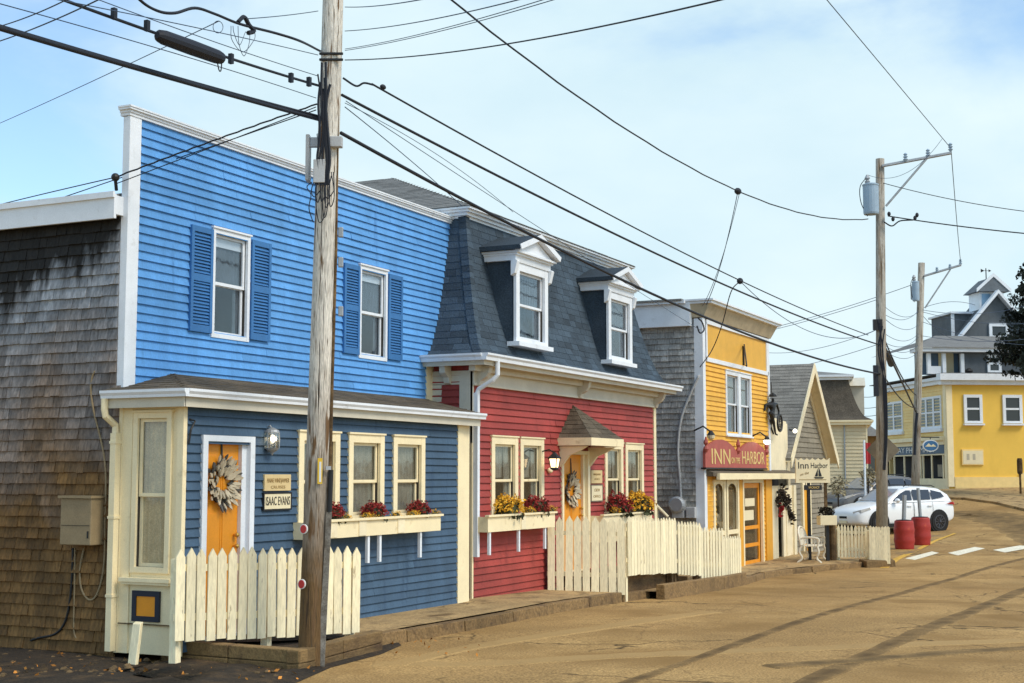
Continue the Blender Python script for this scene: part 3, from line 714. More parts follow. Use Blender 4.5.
# onion lantern beside the door
def scale_bm(mb,c,k):
    for v in mb.bm.verts: v.co = Vector(c)+(v.co-Vector(c))*k
def lantern_small(p, label):
    k_ = .78
    t = thing('wall_lamp', label, 'wall lamp', (p.x,p.y,p.z-.2)); x,y,z = p
    mb = MB(); mb.box(x-.06,x+.06,y,y+.10,z-.14,z+.14); mb.tube([(x,y+.05,z+.17),(x,y-.06,z+.22),(x,y-.10,z+.17)],.012); mb.lathe([(.02,.19),(.10,.15),(.115,.12),(.115,.105)],(x,y-.1,z),14); mb.lathe([(.11,-.13),(.09,-.16),(.03,-.2),(.012,-.24)],(x,y-.1,z),14)
    for k in range(6):
        a = k*math.pi/3; mb.tube([(x+.11*math.cos(a),y-.1+.11*math.sin(a),z-.13),(x+.118*math.cos(a),y-.1+.118*math.sin(a),z),(x+.11*math.cos(a),y-.1+.11*math.sin(a),z+.11)],.007,6)
    scale_bm(mb,p,k_); mb.build('cage', M['galv'], t)
    mb = MB(); mb.lathe([(.10,-.13),(.112,0),(.10,.11)],(x,y-.1,z),14); scale_bm(mb,p,k_); mb.build('glass', M['seeded'], t)
    mb = MB(); mb.ball((x,y-.1,z+.01),.04); mb.build('bulb', M['bulb'], t)
lantern_small(Vector((13.98,YS-.02,2.42)), 'round caged silver lantern lit beside the orange door of the blue house')
def plaque(u0,u1,z0,z1,m,lines,label,mat,inks,frame=None):
    t = thing('sign', label, 'sign', m((u0+u1)/2,0,z0))
    mb = MB(); mb.mbox(m,u0,u1,.02,.05,z0,z1); mb.build('board', M[mat], t, bevel=.004)
    if frame:
        mb = MB(); k=.018
        for b in ((u0-k,u0,z0-k,z1+k),(u1,u1+k,z0-k,z1+k),(u0,u1,z0-k,z0),(u0,u1,z1,z1+k)): mb.mbox(m,b[0],b[1],.02,.055,b[2],b[3])
        mb.build('frame', M[frame], t)
    for (s_,zc,h,wd,ik) in lines: text(s_,'lettering',M[ik],t,m((u0+u1)/2,.052,zc),m(1,0,0)-m(0,0,0),(0,0,1),width=wd,size=h,ext=.002)
    return t
plaque(13.91,14.46,1.80,2.00,S,[('MAINE WINDJAMMER',1.925,.075,.46,'brownink'),('CRUISES',1.845,.05,.30,'brownink')],'tan plaque with faint brown lettering, upper of two beside the orange blue-house door','plaque',None)
plaque(13.91,14.46,1.58,1.765,S,[('ISAAC EVANS',1.672,.15,.50,'ink')],'white name board reading ISAAC EVANS below the tan plaque','signcream',None,'ink')

# flower boxes with mums
def flower_box(u0,u1,z0,z1,Yf,Yb,label,posts,splits):
    t = thing('window_box', label, 'window box', ((u0+u1)/2,Yf,z0))
    mb = MB(); 
    mb.box(u0,u1,Yf,Yf+.025,z0,z1); mb.box(u0,u0+.025,Yf+.025,Yb,z0,z1); mb.box(u1-.025,u1,Yf+.025,Yb,z0,z1); mb.box(u0+.025,u1-.025,Yf+.025,Yb,z0,z0+.02)
    mb.box(u0-.03,u1+.03,Yf-.035,Yf+.04,z1,z1+.03); mb.build('box', M['cream'], t)
    mb = MB()
    for s_ in splits: mb = MB(); mb.box(s_-.09,s_+.09,Yf-.012,Yf,z0+.01,z1); mb.build('divider', M['annexcream'], t)
    for x in posts:
        mb = MB(); mb.box(x-.025,x+.025,Yf+.02,Yf+.06,z0-.36,z0); mb.build('bracket', M['white'], t)
    mb = MB(); mb.box(u0+.03,u1-.03,Yf+.03,Yb-.01,z1-.05,z1-.03); mb.build('soil', M['dirt'], t)
    return t
def mum(x,y,z,r,mat,label,group=None,n=260):
    t = thing('chrysanthemum', label, 'flowers', (x,y,z), group=group)
    mb = MB()
    for k in range(n):
        a = random.uniform(0,2*math.pi); e = math.acos(random.uniform(-.1,1)); q = r*random.uniform(.86,1.08)
        lump = 1+.16*math.sin(3*a+z*7)*math.sin(4*e)+random.gauss(0,.05)
        c = Vector((x+q*lump*math.sin(e)*math.cos(a), y+q*lump*math.sin(e)*math.sin(a)*.85, z+r*.30+q*.8*lump*math.cos(e)))
        for j in range(3): mb.leaf(c+Vector((random.gauss(0,.04),random.gauss(0,.04),random.gauss(0,.04)))*r*1.5, r*random.uniform(.07,.13))
    mb.build('blooms', M[mat], t)
    mb = MB()
    mb.ball((x,y,z+r*.30),r*.74,r*.62,r*.58,10,6,.12)
    for k in range(n//2):
        a = random.uniform(0,2*math.pi); q = r*random.uniform(.6,1.15); h_ = random.random()**1.5; mb.leaf((x+q*math.cos(a)*(1-h_*.3),y+q*math.sin(a)*.8*(1-h_*.3),z-.04+h_*r*.95), r*.2)
    mb.build('leaves', M['mumleaf'], t)
    return t
YB = 9.84
flower_box(14.56,17.89,1.19,1.40,YB,YS-.02,'long cream window box under the three windows of the slate blue lean-to',(14.7,15.95,16.25,17.35),(15.05,15.75,16.75))
zb = 1.42
xs_ = lambda px: onY(px,508,YB+.14).x
mum(xs_(331),YB+.14,zb,.185,'mumred','crimson mum half hidden behind the big wooden utility pole')
mum(xs_(374),YB+.14,zb,.185,'mumred','crimson mum in the long box between two lean-to windows')
mum(xs_(419),YB+.14,zb,.18,'mumred','crimson mum near the right end of the long lean-to box')
for i,px in enumerate((342,362,369,392,408,411,431)):
    mum(xs_(px),YB+.07,zb-.02,.085,'mumgold','small yellow mum tucked between crimson ones in the long lean-to box','small yellow mums in the lean-to box',70)

# tan utility box, cables and hose on the shingled wall
ub = thing('utility_box', 'tan metal utility box on the weathered shingle wall', 'utility box', (BX-.2,11.55,1.2))
p0 = onX(64,545,BX-.2); p1 = onX(92,497,BX-.2)
mb = MB(); ya,yb = p1.y-.03, p0.y+.03
mb.box(BX-.24,BX-.02,ya,yb,1.2,1.73); mb.build('case', M['boxtan'], ub, bevel=.01)
mb = MB(); mb.box(BX-.27,BX-.02,ya-.02,yb+.02,1.73,1.76); mb.build('lid', M['boxtan'], ub)
mb = MB(); mb.box(BX-.246,BX-.24,ya+.03,ya+.05,1.28,1.36); mb.box(BX-.246,BX-.24,ya+.02,yb-.02,1.42,1.425); mb.build('latch', M['iron'], ub)
def cable(name,label,pts,r,mat,cat='cable',n=7,group=None):
    mb = MB(); mb.tube(bezier_pts(pts,n),r,6); return tag(mb.build(name, M[mat], smooth=True), label, cat, group)
wx = lambda px,py,dx=.035: onX(px,py,BX-dx)
cable('cable','pale cable stapled down the shingle wall to the cream downspout',[wx(95,371),wx(92,378),wx(91,392),wx(94,412),wx(99,432),wx(104,455),wx(106,480),wx(105,520),wx(104,565),wx(98,592),wx(90,600),wx(82,590),wx(80,570),wx(84,548)],.012,'boxtan')
cable('cable','black cable dropping from the tan utility box to the soil',[wx(73,548),wx(72,575),wx(70,600),wx(65,622),wx(55,634),wx(35,639),onG(15,648,.03)],.014,'iron')
cable('conduit','thin brown conduit under the tan utility box',[wx(75,548),wx(74.5,590),wx(74,630),wx(78,640)],.010,'boxtan','pipe')
# short white stake in the soil
p = onG(131,667); mb = MB(); mb.hexa([(p.x-.03,p.y-.07,p.z-.1),(p.x+.03,p.y-.06,p.z-.1),(p.x+.03,p.y+.05,p.z-.1),(p.x-.03,p.y+.04,p.z-.1),(p.x+.03,p.y-.09,p.z+.46),(p.x+.09,p.y-.08,p.z+.48),(p.x+.09,p.y+.03,p.z+.48),(p.x+.03,p.y+.02,p.z+.46)])
tag(mb.build('stake', M['picket'], bevel=.006), 'short leaning white wooden stake below the small orange hatch', 'stake')

# ------------------------------------------------------------------ picket fences and beds
def picket_fence(name,label,runs,loc,picks,post_at,w,t=.022,grp=None,tip=.10,mat='picket',rails=(.22,.75)):
    """runs: list of (x,y,zb,zt) control points; picks pickets spread along them"""
    th = thing(name,label,'fence',loc)
    P = [Vector(r_) if False else r_ for r_ in runs]
    L = [0]
    for a,b in zip(P,P[1:]): L.append(L[-1]+math.hypot(b[0]-a[0],b[1]-a[1]))
    def at(s_):
        for i in range(len(P)-1):
            if s_ <= L[i+1]+1e-9:
                k = (s_-L[i])/(L[i+1]-L[i]); return [P[i][j]+(P[i+1][j]-P[i][j])*k for j in range(4)], Vector((P[i+1][0]-P[i][0],P[i+1][1]-P[i][1],0)).normalized()
        return list(P[-1]), Vector((P[-1][0]-P[-2][0],P[-1][1]-P[-2][1],0)).normalized()
    for k in range(picks):
        q,dr = at((k+.5)/picks*L[-1]); nn = Vector((dr.y,-dr.x,0)); ww = w*random.uniform(.95,1.04)
        c = Vector((q[0],q[1],0)); zb,zt = q[2]+random.uniform(-.015,.015), q[3]+random.uniform(-.012,.012)
        tl = random.uniform(-.008,.008)
        def o(a_,z): return c+dr*(a_+tl*(z-zb)*1.5)+nn*.012+Vector((0,0,z))
        A = [o(-ww/2,zb),o(ww/2,zb),o(ww/2,zt-tip),o(0,zt),o(-ww/2,zt-tip)]
        mb = MB(); mb.ext(A, nn*t); mb.build('picket', M[mat], th)
    for fr in rails:
        for (a,b) in zip(P,P[1:]):
            d_ = Vector((b[0]-a[0],b[1]-a[1],0)).normalized(); nn = Vector((d_.y,-d_.x,0)); mb = MB()
            za = a[2]+(a[3]-a[2])*fr; zb_ = b[2]+(b[3]-b[2])*fr
            A = Vector((a[0],a[1],za)); B = Vector((b[0],b[1],zb_)); h = Vector((0,0,.075)); n2 = -nn*.035
            mb.hexa([A+nn*.011,B+nn*.011,B+n2,A+n2,A+nn*.011+h,B+nn*.011+h,B+n2+h,A+n2+h]); mb.build('rail', M[mat], th)
    for s_ in post_at:
        q,dr = at(s_*L[-1]); nn = Vector((-dr.y,dr.x,0)); c = Vector((q[0],q[1],0))+nn*.085
        mb = MB(); mb.box(c.x-.045,c.x+.045,c.y-.045,c.y+.045,gz(c.x)-.1,q[3]-.12); mb.build('post', M[mat] if name!='stair_fence' else M['timber'], th)
    return th
# bed of timbers under the first fence
bed = thing('timber_bed', 'low dark timber bed edging under the picket fence by the blue house', 'planter', (13,8.9,-.1))
A,B,Cc = onG(160,661), onG(299,673), onG(383,651)
for (a,b,nm) in ((A,B,'edge_timber'),(B,Cc,'edge_timber')):
    d_ = (b-a); d_.z=0; Lh = d_.length; d_.normalize(); nn = Vector((-d_.y,d_.x,0))
    for lv in ((-.1,.09),(.095,.235)):
        mb = MB(); n = 2
        for k in range(n):
            p = a+d_*(Lh*k/n+.005); q = a+d_*(Lh*(k+1)/n-.005); z = (a.z+b.z)/2
            mb.hexa([(p.x,p.y,z+lv[0]),(q.x,q.y,z+lv[0]),(q.x+nn.x*.16,q.y+nn.y*.16,z+lv[0]),(p.x+nn.x*.16,p.y+nn.y*.16,z+lv[0]),(p.x,p.y,z+lv[1]),(q.x,q.y,z+lv[1]),(q.x+nn.x*.16,q.y+nn.y*.16,z+lv[1]),(p.x+nn.x*.16,p.y+nn.y*.16,z+lv[1])])
        mb.build(nm, M['bedtimber'], bed, bevel=.012)
mb = MB(); mb.poly([(A.x+.05,A.y-.1,.06),(B.x+.12,B.y+.15,.06),(Cc.x-.05,Cc.y+.1,.06),(14.4,10.1,.12),(12.6,10.1,.12)]); mb.build('soil', M['dirt'], bed)
fa = (12.11,9.95); fb = (14.3,8.97)
picket_fence('picket_fence','low cream picket fence with pointed tops before the orange door of the blue house',[(fa[0],fa[1],.20,1.205),(fb[0],fb[1],.13,1.145)],(13.1,9.4,0),19,(.03,.5,.97),.105,tip=.09)

# fence at the red house: wide boards out from the wall, then close pickets along the walk
pa = onY(551,592,10.2); zt = 1.24
A0 = (22.45,10.22); A1 = (23.05,8.98)
picket_fence('picket_fence','tall cream board fence with gaps standing out from the red house wall',[(A0[0],A0[1],-.06,1.28),(A1[0],A1[1],-.10,1.26)],(22.7,9.6,0),9,(.05,.99),.132,tip=.11)
t_ = [(23.1,8.98,.24,1.26),(25.6,8.95,.12,1.16)]
picket_fence('stair_fence','close set cream picket fence in front of the red house steps',t_,(24.3,8.96,0),17,(.02,.98),.135,tip=.085)
# the run beside steps goes down in shorter boards, one panel lower than the next
lev = [(25.66,27.0,.08,1.07),(27.05,28.5,-.06,.90),(28.55,29.75,-.18,.68)]
for i,(xa,xb,z0,z1) in enumerate(lev):
    picket_fence('stair_fence',['highest of three stepped cream picket panels going down toward the yellow shop','middle of three stepped cream picket panels going down toward the yellow shop','lowest of three stepped cream picket panels next to the yellow shop'][i],[(xa,8.95,z0,z1+.04),(xb,8.92,z0-.1,z1-.03)],((xa+xb)/2,8.95,gz(xa)),8,(.04,.96),.125,tip=.085)
# landing and steps behind those fences
mb = MB(); mb.box(23.25,25.7,9.12,10.28,-.35,.22); rt = tag(mb.build('landing', M['timber'], bevel=.02),'dark timber landing under the close picket fence at the red house door','landing')
st = thing('steps','weathered timber steps descending from the red house landing','steps',(26.8,9.6,-.35))
for i in range(4):
    mb = MB(); mb.box(25.75+i*.55,26.35+i*.55,9.15,10.25,-.4,.10-i*.13); mb.build('step', M['timber'], st, bevel=.01)
# ------------------------------------------------------------------ red house
XL, XR, YR = 19.72, 28.2, 10.3
rh = thing('red_house', 'barn red clapboard house with slate blue mansard roof and two white dormers', 'house', ((XL+XR)/2,YR,gz(24)))
FR = front(YR)
def ux(px,py,Y=YR): return onY(px,py,Y).x
holes = []
for (a,b) in ((489.5,516),(518.5,542),(603.5,621.5),(624,642)):
    zt_ = 2.62; zb_ = 1.28
    holes.append(window(rh, FR, ux(a,480),ux(b,480),zb_,zt_,'cream',cas=.12,curtain='sides',split=.52))
DL,DR = ux(560,500), ux(588,500)
dh = (DL+.03,DR-.05,-.1,2.42)
mb = MB(); clap(mb, FR, XL+.02, XR-.13, -.15, 3.42, .112, holes+[dh]); mb.box(XL+.1,XR-.1,YR+.6,YR+.7,-.3,3.8); mb.build('front_wall', M['red'], rh)
mb = MB(); clap(mb, left(XL), YR+.2, 11.3, 2.8, 3.6, .112); mb.box(XL+.03,XL+.1,YR,19,-.3,3.8); mb.box(XR-.1,XR-.002,YR+.02,19,-.4,3.8); mb.box(XL+.1,XR-.1,18.9,19,-.4,3.8); mb.build('side_wall', M['red'], rh)
mb = MB(); mb.box(XL-.03,XL+.0,YR-.038,YR+.2,2.5,3.66); mb.box(XL-.028,XL,10.83,11.02,2.7,3.45); mb.box(XL-.028,XL,YR+.2,11.02,3.44,3.66)
mb.build('side_trim', M['frieze'], rh)
mb = MB(); mb.box(XR-.12,XR+.02,YR-.035,YR+.01,-.4,3.42); mb.build('corner_board', M['cream'], rh); mb = MB(); mb.box(XL-.03,XL+.02,YR-.036,YR-.0,0,3.42); mb.build('corner_board', M['cream'], rh)
mb = MB(); mb.box(XL-.03,XR+.02,YR-.06,YR,3.42,3.78); mb.box(XL-.03,XR+.02,YR-.075,YR-.06,3.42,3.46); mb.build('frieze', M['frieze'], rh)
# eave, gutter, brackets
EYf, EXl, EXr, EZ2 = 9.93, 19.42, 28.52, 3.86
mb = MB(); mb.box(EXl,EXr,EYf,YR-.06,3.74,3.78); mb.box(EXl,XL-.03,YR-.06,19,3.74,3.78); mb.box(XR+.02,EXr,YR-.06,19,3.74,3.78)
mb.box(EXl-.01,EXr+.01,EYf-.02,EYf,3.72,3.86); mb.box(EXl-.02,EXl,EYf-.018,19,3.72,3.86); mb.box(EXr,EXr+.02,EYf-.018,19,3.72,3.86)
mb.box(EXl+.1,EXr-.1,EYf+.2,YR-.06,3.64,3.74); mb.build('soffit', M['frieze'], rh)
mb = MB(); gutter_run(mb,[((EXl-.1,EYf-.022,3.90),(EXr+.16,EYf-.022,3.90),(0,-1,0)),((EXl-.021,EYf-.02,3.899),(EXl-.021,11.1,3.899),(-1,0,0))],.11,.11); mb.build('gutter', M['white'], rh)
for x in (XL+.12, (XL+XR)/2, XR-.12):
    mb = MB(); pr = [(x-.06,YR-.06,3.43),(x-.06,YR-.11,3.43),(x-.06,YR-.13,3.50),(x-.06,YR-.22,3.55),(x-.06,YR-.27,3.62),(x-.06,YR-.30,3.735),(x-.06,YR-.06,3.735)]; mb.ext(pr,(.12,0,0)); mb.build('eave_bracket', M['frieze'], rh)
mb = MB(); pr = [(XL-.03,YR+.35,3.44),(XL-.09,YR+.35,3.46),(XL-.12,YR+.35,3.55),(XL-.24,YR+.35,3.62),(XL-.26,YR+.35,3.735),(XL-.03,YR+.35,3.735)]; mb.ext(pr,(0,.1,0)); mb.build('eave_bracket', M['frieze'], rh)
mb = MB(); x = XL+.06; mb.tube([(x,EYf-.07,3.85),(x,EYf-.07,3.58),(x-.02,EYf+.0,3.50),(x-.03,YR-.12,3.36),(x-.03,YR-.085,3.28)],.04); mb.box(x-.07,x+.01,YR-.12,YR-.04,.7,3.3); mb.build('downspout', M['white'], rh)
# mansard
TYf, TXl, TXr, TZ = 10.74, 20.32, 27.62, 6.30
NP = 15
def mprof(q): return q**.52
def minset(z):
    q = max(0,min(1,(z-EZ2)/(TZ-EZ2))); return mprof(q)
arc = [0]; zs_ = [EZ2+(TZ-EZ2)*k/60 for k in range(61)]
for a,b in zip(zs_,zs_[1:]): arc.append(arc[-1]+math.hypot(b-a, .93*(minset(b)-minset(a))))
def zat(s_):
    s_ = max(0,min(arc[-1],s_))
    for i in range(60):
        if s_ <= arc[i+1]: return zs_[i]+(zs_[i+1]-zs_[i])*(s_-arc[i])/(arc[i+1]-arc[i]+1e-9)
    return TZ
def mf(u,d,s_):
    z = zat(s_); i = minset(z); return Vector((u, EYf+(TYf-EYf)*i-d*.9, z+d*.35))
def ml(u,d,s_):
    z = zat(s_); i = minset(z); return Vector((EXl+(TXl-EXl)*i-d*.9, u, z+d*.35))
mb = MB()
rings = []
for z in zs_[::3]:
    i = minset(z); x0 = EXl+(TXl-EXl)*i; x1 = EXr+(TXr-EXr)*i; y0 = EYf+(TYf-EYf)*i
    rings.append([(x0+.02,18.5,z),(x0+.02,y0+.02,z),(x1-.02,y0+.02,z),(x1-.02,18.5,z)])
mb.loft(rings)
DORM = [(onY(513.6,300,10.09).x, onY(545.5,300,10.09).x), (onY(606.4,330,10.09).x, onY(630,330,10.09).x)]
hd = [(a+.02,b-.02,arc[8],arc[-1]) for a,b in DORM]
shingles(mb, mf, lambda s_: (EXl+(TXl-EXl)*minset(zat(s_)), EXr+(TXr-EXr)*minset(zat(s_))), .0, arc[-1], .125, (.28,.34), .009, jit=.002, gap=.006)
shingles(mb, ml, lambda s_: (EYf+(TYf-EYf)*minset(zat(s_)), 12.5), .0, arc[-1], .125, (.28,.34), .009, jit=.002, gap=.006)
# hip cap
for k in range(24):
    s0 = arc[-1]*k/24; s1 = arc[-1]*(k+1.15)/24
    def hp(s_,a,d): 
        z = zat(s_); i = minset(z); return Vector((EXl+(TXl-EXl)*i-d+a[0], EYf+(TYf-EYf)*i-d+a[1], z+d*.4))
    q = .13
    mb.prism([hp(s0,(-.01,q),.012),hp(s0,(0,0),.028),hp(s0,(q,-.01),.012)],[hp(s1,(-.01,q),.008),hp(s1,(0,0),.02),hp(s1,(q,-.01),.008)])
mb.build('mansard_roof', M['slate'], rh)
# white cornice at the break, then the low hipped upper roof
mb = MB()
for (pr,z0,z1) in ((.02,6.27,6.31),(.07,6.31,6.36),(.13,6.36,6.40),(.18,6.40,6.435)): mb.box(TXl-pr,TXr+pr,TYf-pr,18.4+pr,z0,z1)
mb.build('roof_cornice', M['white'], rh)
x0,x1,y0,y1 = TXl-.2,TXr+.2,TYf-.2,18.6; z0 = 6.438
ry0, rxa, rxb, rz = 14.0, 23.4, 24.4, 7.85
mb = MB()
mb.poly([(x0,y0,z0),(x1,y0,z0),(rxb,ry0,rz-.01),(rxa,ry0,rz-.01)]); mb.poly([(x0,y0,z0),(rxa,ry0,rz-.01),(rxa,y1,rz-.01),(x0,y1,z0)]); mb.poly([(x1,y0,z0),(rxb,ry0,rz-.01),(rxb,y1,rz-.01),(x1,y1,z0)]); mb.poly([(rxa,ry0,rz-.01),(rxb,ry0,rz-.01),(rxb,y1,rz-.01),(rxa,y1,rz-.01)])
ll = math.hypot(rxa-x0, rz-z0)
shingles(mb, lambda u,d,s_: Vector((x0+(rxa-x0)*s_/ll,u,z0+(rz-z0)*s_/ll+d)), lambda s_: (y0+(ry0-y0)*s_/ll, y1), 0, ll, .14, (.28,.36), .012, jit=.003)
lf = math.hypot(ry0-y0, rz-z0)
shingles(mb, lambda u,d,s_: Vector((u,y0+(ry0-y0)*s_/lf,z0+(rz-z0)*s_/lf+d)), lambda s_: (x0+(rxa-x0)*s_/lf, x1+(rxb-x1)*s_/lf), 0, lf, .14, (.28,.36), .012, jit=.003)
mb.build('upper_roof', M['greyroof'], rh)
# dormers
YD = 10.09; FD = front(YD)
for (a,b) in DORM:
    zb_, zt_ = 4.16, 5.56
    dm = MB()   # cheeks and apron
    dm.v = .3
    for x in (a+.03,b-.03): dm.box(x-.02,x+.02,YD+.02,11.2,zb_,zt_+.1)
    dm.box(a+.05,b-.05,10.9,10.95,zb_,zt_)
    dm = dm.build('dormer', M['slate'], rh)
    window(rh, FD, a,b,zb_+.06,zt_,'white',cas=.135,sill=True,curtain='half',split=.5,proud=.05,depth=.5,name='dormer_window')
    mb = MB(); w = b-a; oh = .30; c = (a+b)/2
    zc = zt_+.02
    # architrave block wraps round, then stepped cornice with a broken pediment
    mb.box(a-.07,b+.07,YD-.07,11.0,zc,zc+.09); mb.box(a-.09,b+.09,YD-.11,11.0,zc+.09,zc+.125); mb.box(a-.13,b+.13,YD-.16,11.0,zc+.125,zc+.16)
    zp = zc+.16; pk = zp+.27
    L0,R0 = a-.15,b+.15; tk = .05
    for s_ in (-1,1):
        xe = c+s_*(R0-c)
        mb.prism([(xe,YD-.225,zp-.002),(c,YD-.225,pk),(c,YD-.225,pk+tk*1.3+.033),(xe+s_*.045,YD-.225,zp+tk+.033)],[(xe,YD-.10,zp-.002),(c,YD-.10,pk),(c,YD-.10,pk+tk*.85),(xe+s_*.02,YD-.10,zp+tk*.85)])
    mb.poly([(L0+.1,YD-.12,zp),(R0-.1,YD-.12,zp),(c,YD-.12,pk)])
    for s_ in (-1,1):
        xk = c+s_*(w/2+.06); mb.ext([(xk-.05,YD-.0,zc-.26),(xk-.05,YD-.07,zc-.22),(xk-.05,YD-.12,zc-.02),(xk-.05,YD-.1,zc),(xk-.05,YD,zc)],(.10,0,0))
    mb.build('pediment', M['white'], dm)
    mb = MB()
    for s_ in (-1,1):
        xe = c+s_*(R0-c); mb.prism([(xe+s_*.04,YD-.21,zp+.0),(c,YD-.21,pk+tk*.9),(c,YD-.21,pk+tk*1.3+.03),(xe+s_*.04,YD-.21,zp+tk+.03)],[(xe+s_*.04,11.3,zp+.0),(c,11.3,pk+tk*.9),(c,11.3,pk+tk*1.3+.03),(xe+s_*.04,11.3,zp+tk+.03)])
    mb.build('dormer_roof', M['slate'], dm)
    mb = MB(); mb.box(a-.05,b+.05,YD-.13,YD+.1,zb_-.02,zb_+.055); mb.build('dormer_sill', M['white'], dm)
# door, hood, lamp
door(rh, FR, DL,DR,.24,2.44,'cream',DL+.08,DR-.2)
hood = MB()
HL,HR,HY = DL-.12, DR+.12, YR-.66; hz = 2.56; pk = (onY(574,404,YR).x-.1, 3.28)
hx = lambda p: p
E0,E1 = (HL,HY),(HR,HY)
apx = Vector((pk[0],YR-.02,pk[1]))
def hoodface(A,B,n=6):
    A=Vector(A);B=Vector(B)
    hood.poly([A,B,apx])
    Lh = ((A+B)/2-apx).length; nrm = (B-A).cross(apx-A).normalized(); nrm = nrm if nrm.z>0 else -nrm
    U=(B-A)
    def f(u,d,s_):
        t=s_/Lh; p=A.lerp(apx,t); q=B.lerp(apx,t); return p+(q-p)*u+nrm*d
    shingles(hood,f,lambda s_:(0,1),-.01,Lh,.13,(.17/ max(.3,1),.24),.012,jit=.003)
hoodface((HL,YR,hz+.1),(HL,HY,hz+.1)); hoodface((HL,HY,hz+.1),(HR,HY,hz+.1)); hoodface((HR,HY,hz+.1),(HR,YR,hz+.1))
hd_ = hood.build('door_hood', M['brownroof'], rh)
mb = MB(); mb.box(HL-.02,HR+.02,HY-.02,HY+.02,hz-.04,hz+.1); mb.box(HL-.02,HL+.02,HY+.02,YR,hz-.04,hz+.1); mb.box(HR-.02,HR+.02,HY+.02,YR,hz-.04,hz+.1); mb.build('hood_fascia', M['cream'], hd_)
mb = MB(); mb.box(HL+.02,HR-.02,HY+.02,YR,hz+.05,hz+.06); mb.build('hood_ceiling', M['timber'], hd_)
for x in (HL+.06,HR-.16):
    mb = MB(); mb.ext([(x,YR,2.12),(x,YR-.06,2.16),(x,YR-.2,2.34),(x,YR-.4,2.42),(x,YR-.56,2.51),(x,YR,2.51)],(.08,0,0)); mb.build('hood_bracket', M['cream'], hd_)
wm = lambda u,d,z: Vector((u, YR+.06-d, z))
wreath(wm, (DL+.08+DR-.2)/2+.02, 1.72, .10, .33, 'round wreath of pale husks on the orange door under the hood of the red house', ((DL+DR)/2,YR,1.4))
p = onY(554.5,461,10.02)
lp = thing('wall_lamp','black topped lantern with lit glass hanging beside the red house door','wall lamp',(p.x,p.y,p.z-.25))
x,y,z = p
mb = MB(); mb.lathe([(.01,.26),(.035,.24),(.05,.22),(.125,.16),(.13,.14)],(x,y,z-.1),8); mb.lathe([(.075,-.0),(.08,-.025),(.03,-.05)],(x,y,z-.115),8); mb.tube([(x,y,z+.14),(x,y+.1,z+.2),(x,YR,z+.16)],.012)
for k in range(4):
    a = math.pi/4+k*math.pi/2; mb.tube([(x+.105*math.cos(a),y+.105*math.sin(a),z+.05),(x+.072*math.cos(a),y+.072*math.sin(a),z-.115)],.008,6)
mb.build('cap', M['iron'], lp)
mb = MB(); mb.lathe([(.065,-.112),(.098,.048)],(x,y,z),4, Matrix.Rotation(math.pi/4,3,'Z')); mb.build('lamp_glass', M['lampglow'], lp)
plaque(ux(589,480),ux(600,480),1.83,2.08,FR,[('WINDJAMMER',2.0,.05,.36,'brownink'),('OFFICE',1.91,.05,.26,'brownink')],'tan plaque beside the orange door of the red house','plaque',None)
plaque(ux(589,480),ux(600,480),1.5,1.79,FR,[('CREW',1.70,.08,.28,'brownink'),('OFFICE',1.58,.07,.36,'brownink')],'cream plaque under the tan one by the red house door','signcream',None,'signback')
mb = MB(); c = FR(ux(547,463),.06,2.07); mb.ball(c,.07,.05,.05); mb.box(c.x-.03,c.x+.03,c.y,YR,c.z-.02,c.z+.02); tag(mb.build('doorbell_light', M['signcream']), 'small cream fitting on the red wall between window and door', 'light fitting')
# boxes
Y2 = YR-.30
ba,bb = onY(488,528,Y2).x, onY(555,520,Y2).x
flower_box(ba,bb,1.09,1.33,Y2,YR-.02,'cream window box under the left window pair of the red house',(ba+.12,(ba+bb)/2-.1,bb-.35),((ba+bb)/2,))
b2,b3 = onY(603,520,Y2).x, onY(652,520,Y2).x
flower_box(b2,b3,.72,1.22,Y2,YR-.02,'tall cream window box under the right window pair of the red house',(),((b2+b3)/2,))
xr_ = lambda px: onY(px,507,Y2+.14).x
mum(xr_(508),Y2+.14,1.33,.28,'mumgold','large golden mum in the left window box of the red house')
mum(xr_(536),Y2+.14,1.33,.25,'mumred','crimson mum in the left window box of the red house')
mum(xr_(617),Y2+.14,1.23,.33,'mumred','crimson mum in the tall right window box of the red house')
mum(xr_(638),Y2+.14,1.23,.35,'mumgold','large golden mum in the tall right window box of the red house')
for px,l in ((526,'small yellow mum between golden and crimson mums in the left red house box'),(548,'small yellow mum at the right end of the left red house box'),(611,'small yellow mum at the left end of the tall red house box'),(627,'small yellow mum between the two big mums in the tall red house box')):
    mum(xr_(px),Y2+.06,1.25 if px>600 else 1.33,.11,'mumgold',l,None,80)

# ------------------------------------------------------------------ yellow shop
YX0,YX1,YY = 30.7,36.35,10.05
ys_ = thing('yellow_shop','narrow ochre yellow shop with white cornice, tall twin window and grey shingled side','shop',((YX0+YX1)/2,YY,gz(33)))
FY = front(YY); WY = left(YX0)
def uy(px,py): return onY(px,py,YY).x
wa,wb_ = uy(724.5,400),uy(750,400)
zc = (wa+wb_)/2
h1 = window(ys_,FY,wa,zc+.04,2.95,4.52,'white',cas=.10,curtain='half',split=.5,drape='curtain'); h2 = window(ys_,FY,zc+.042,wb_,2.95,4.52,'white',cas=.10,curtain='half',split=.5,drape='curtain')
mb = MB(); clap(mb,FY,YX0+.19,YX1-.15,2.0,4.62,.115,[h1,h2]); mb.box(YX0+.2,YX1-.1,YY+.6,YY+.7,-.6,5.9); mb.build('front_wall', M['yellow'], ys_)
mb = MB(); mb.mbox(FY,YX0+.35,YX1-.25,.0,.02,4.72,5.50); mb.build('name_panel', M['yellowflat'], ys_)
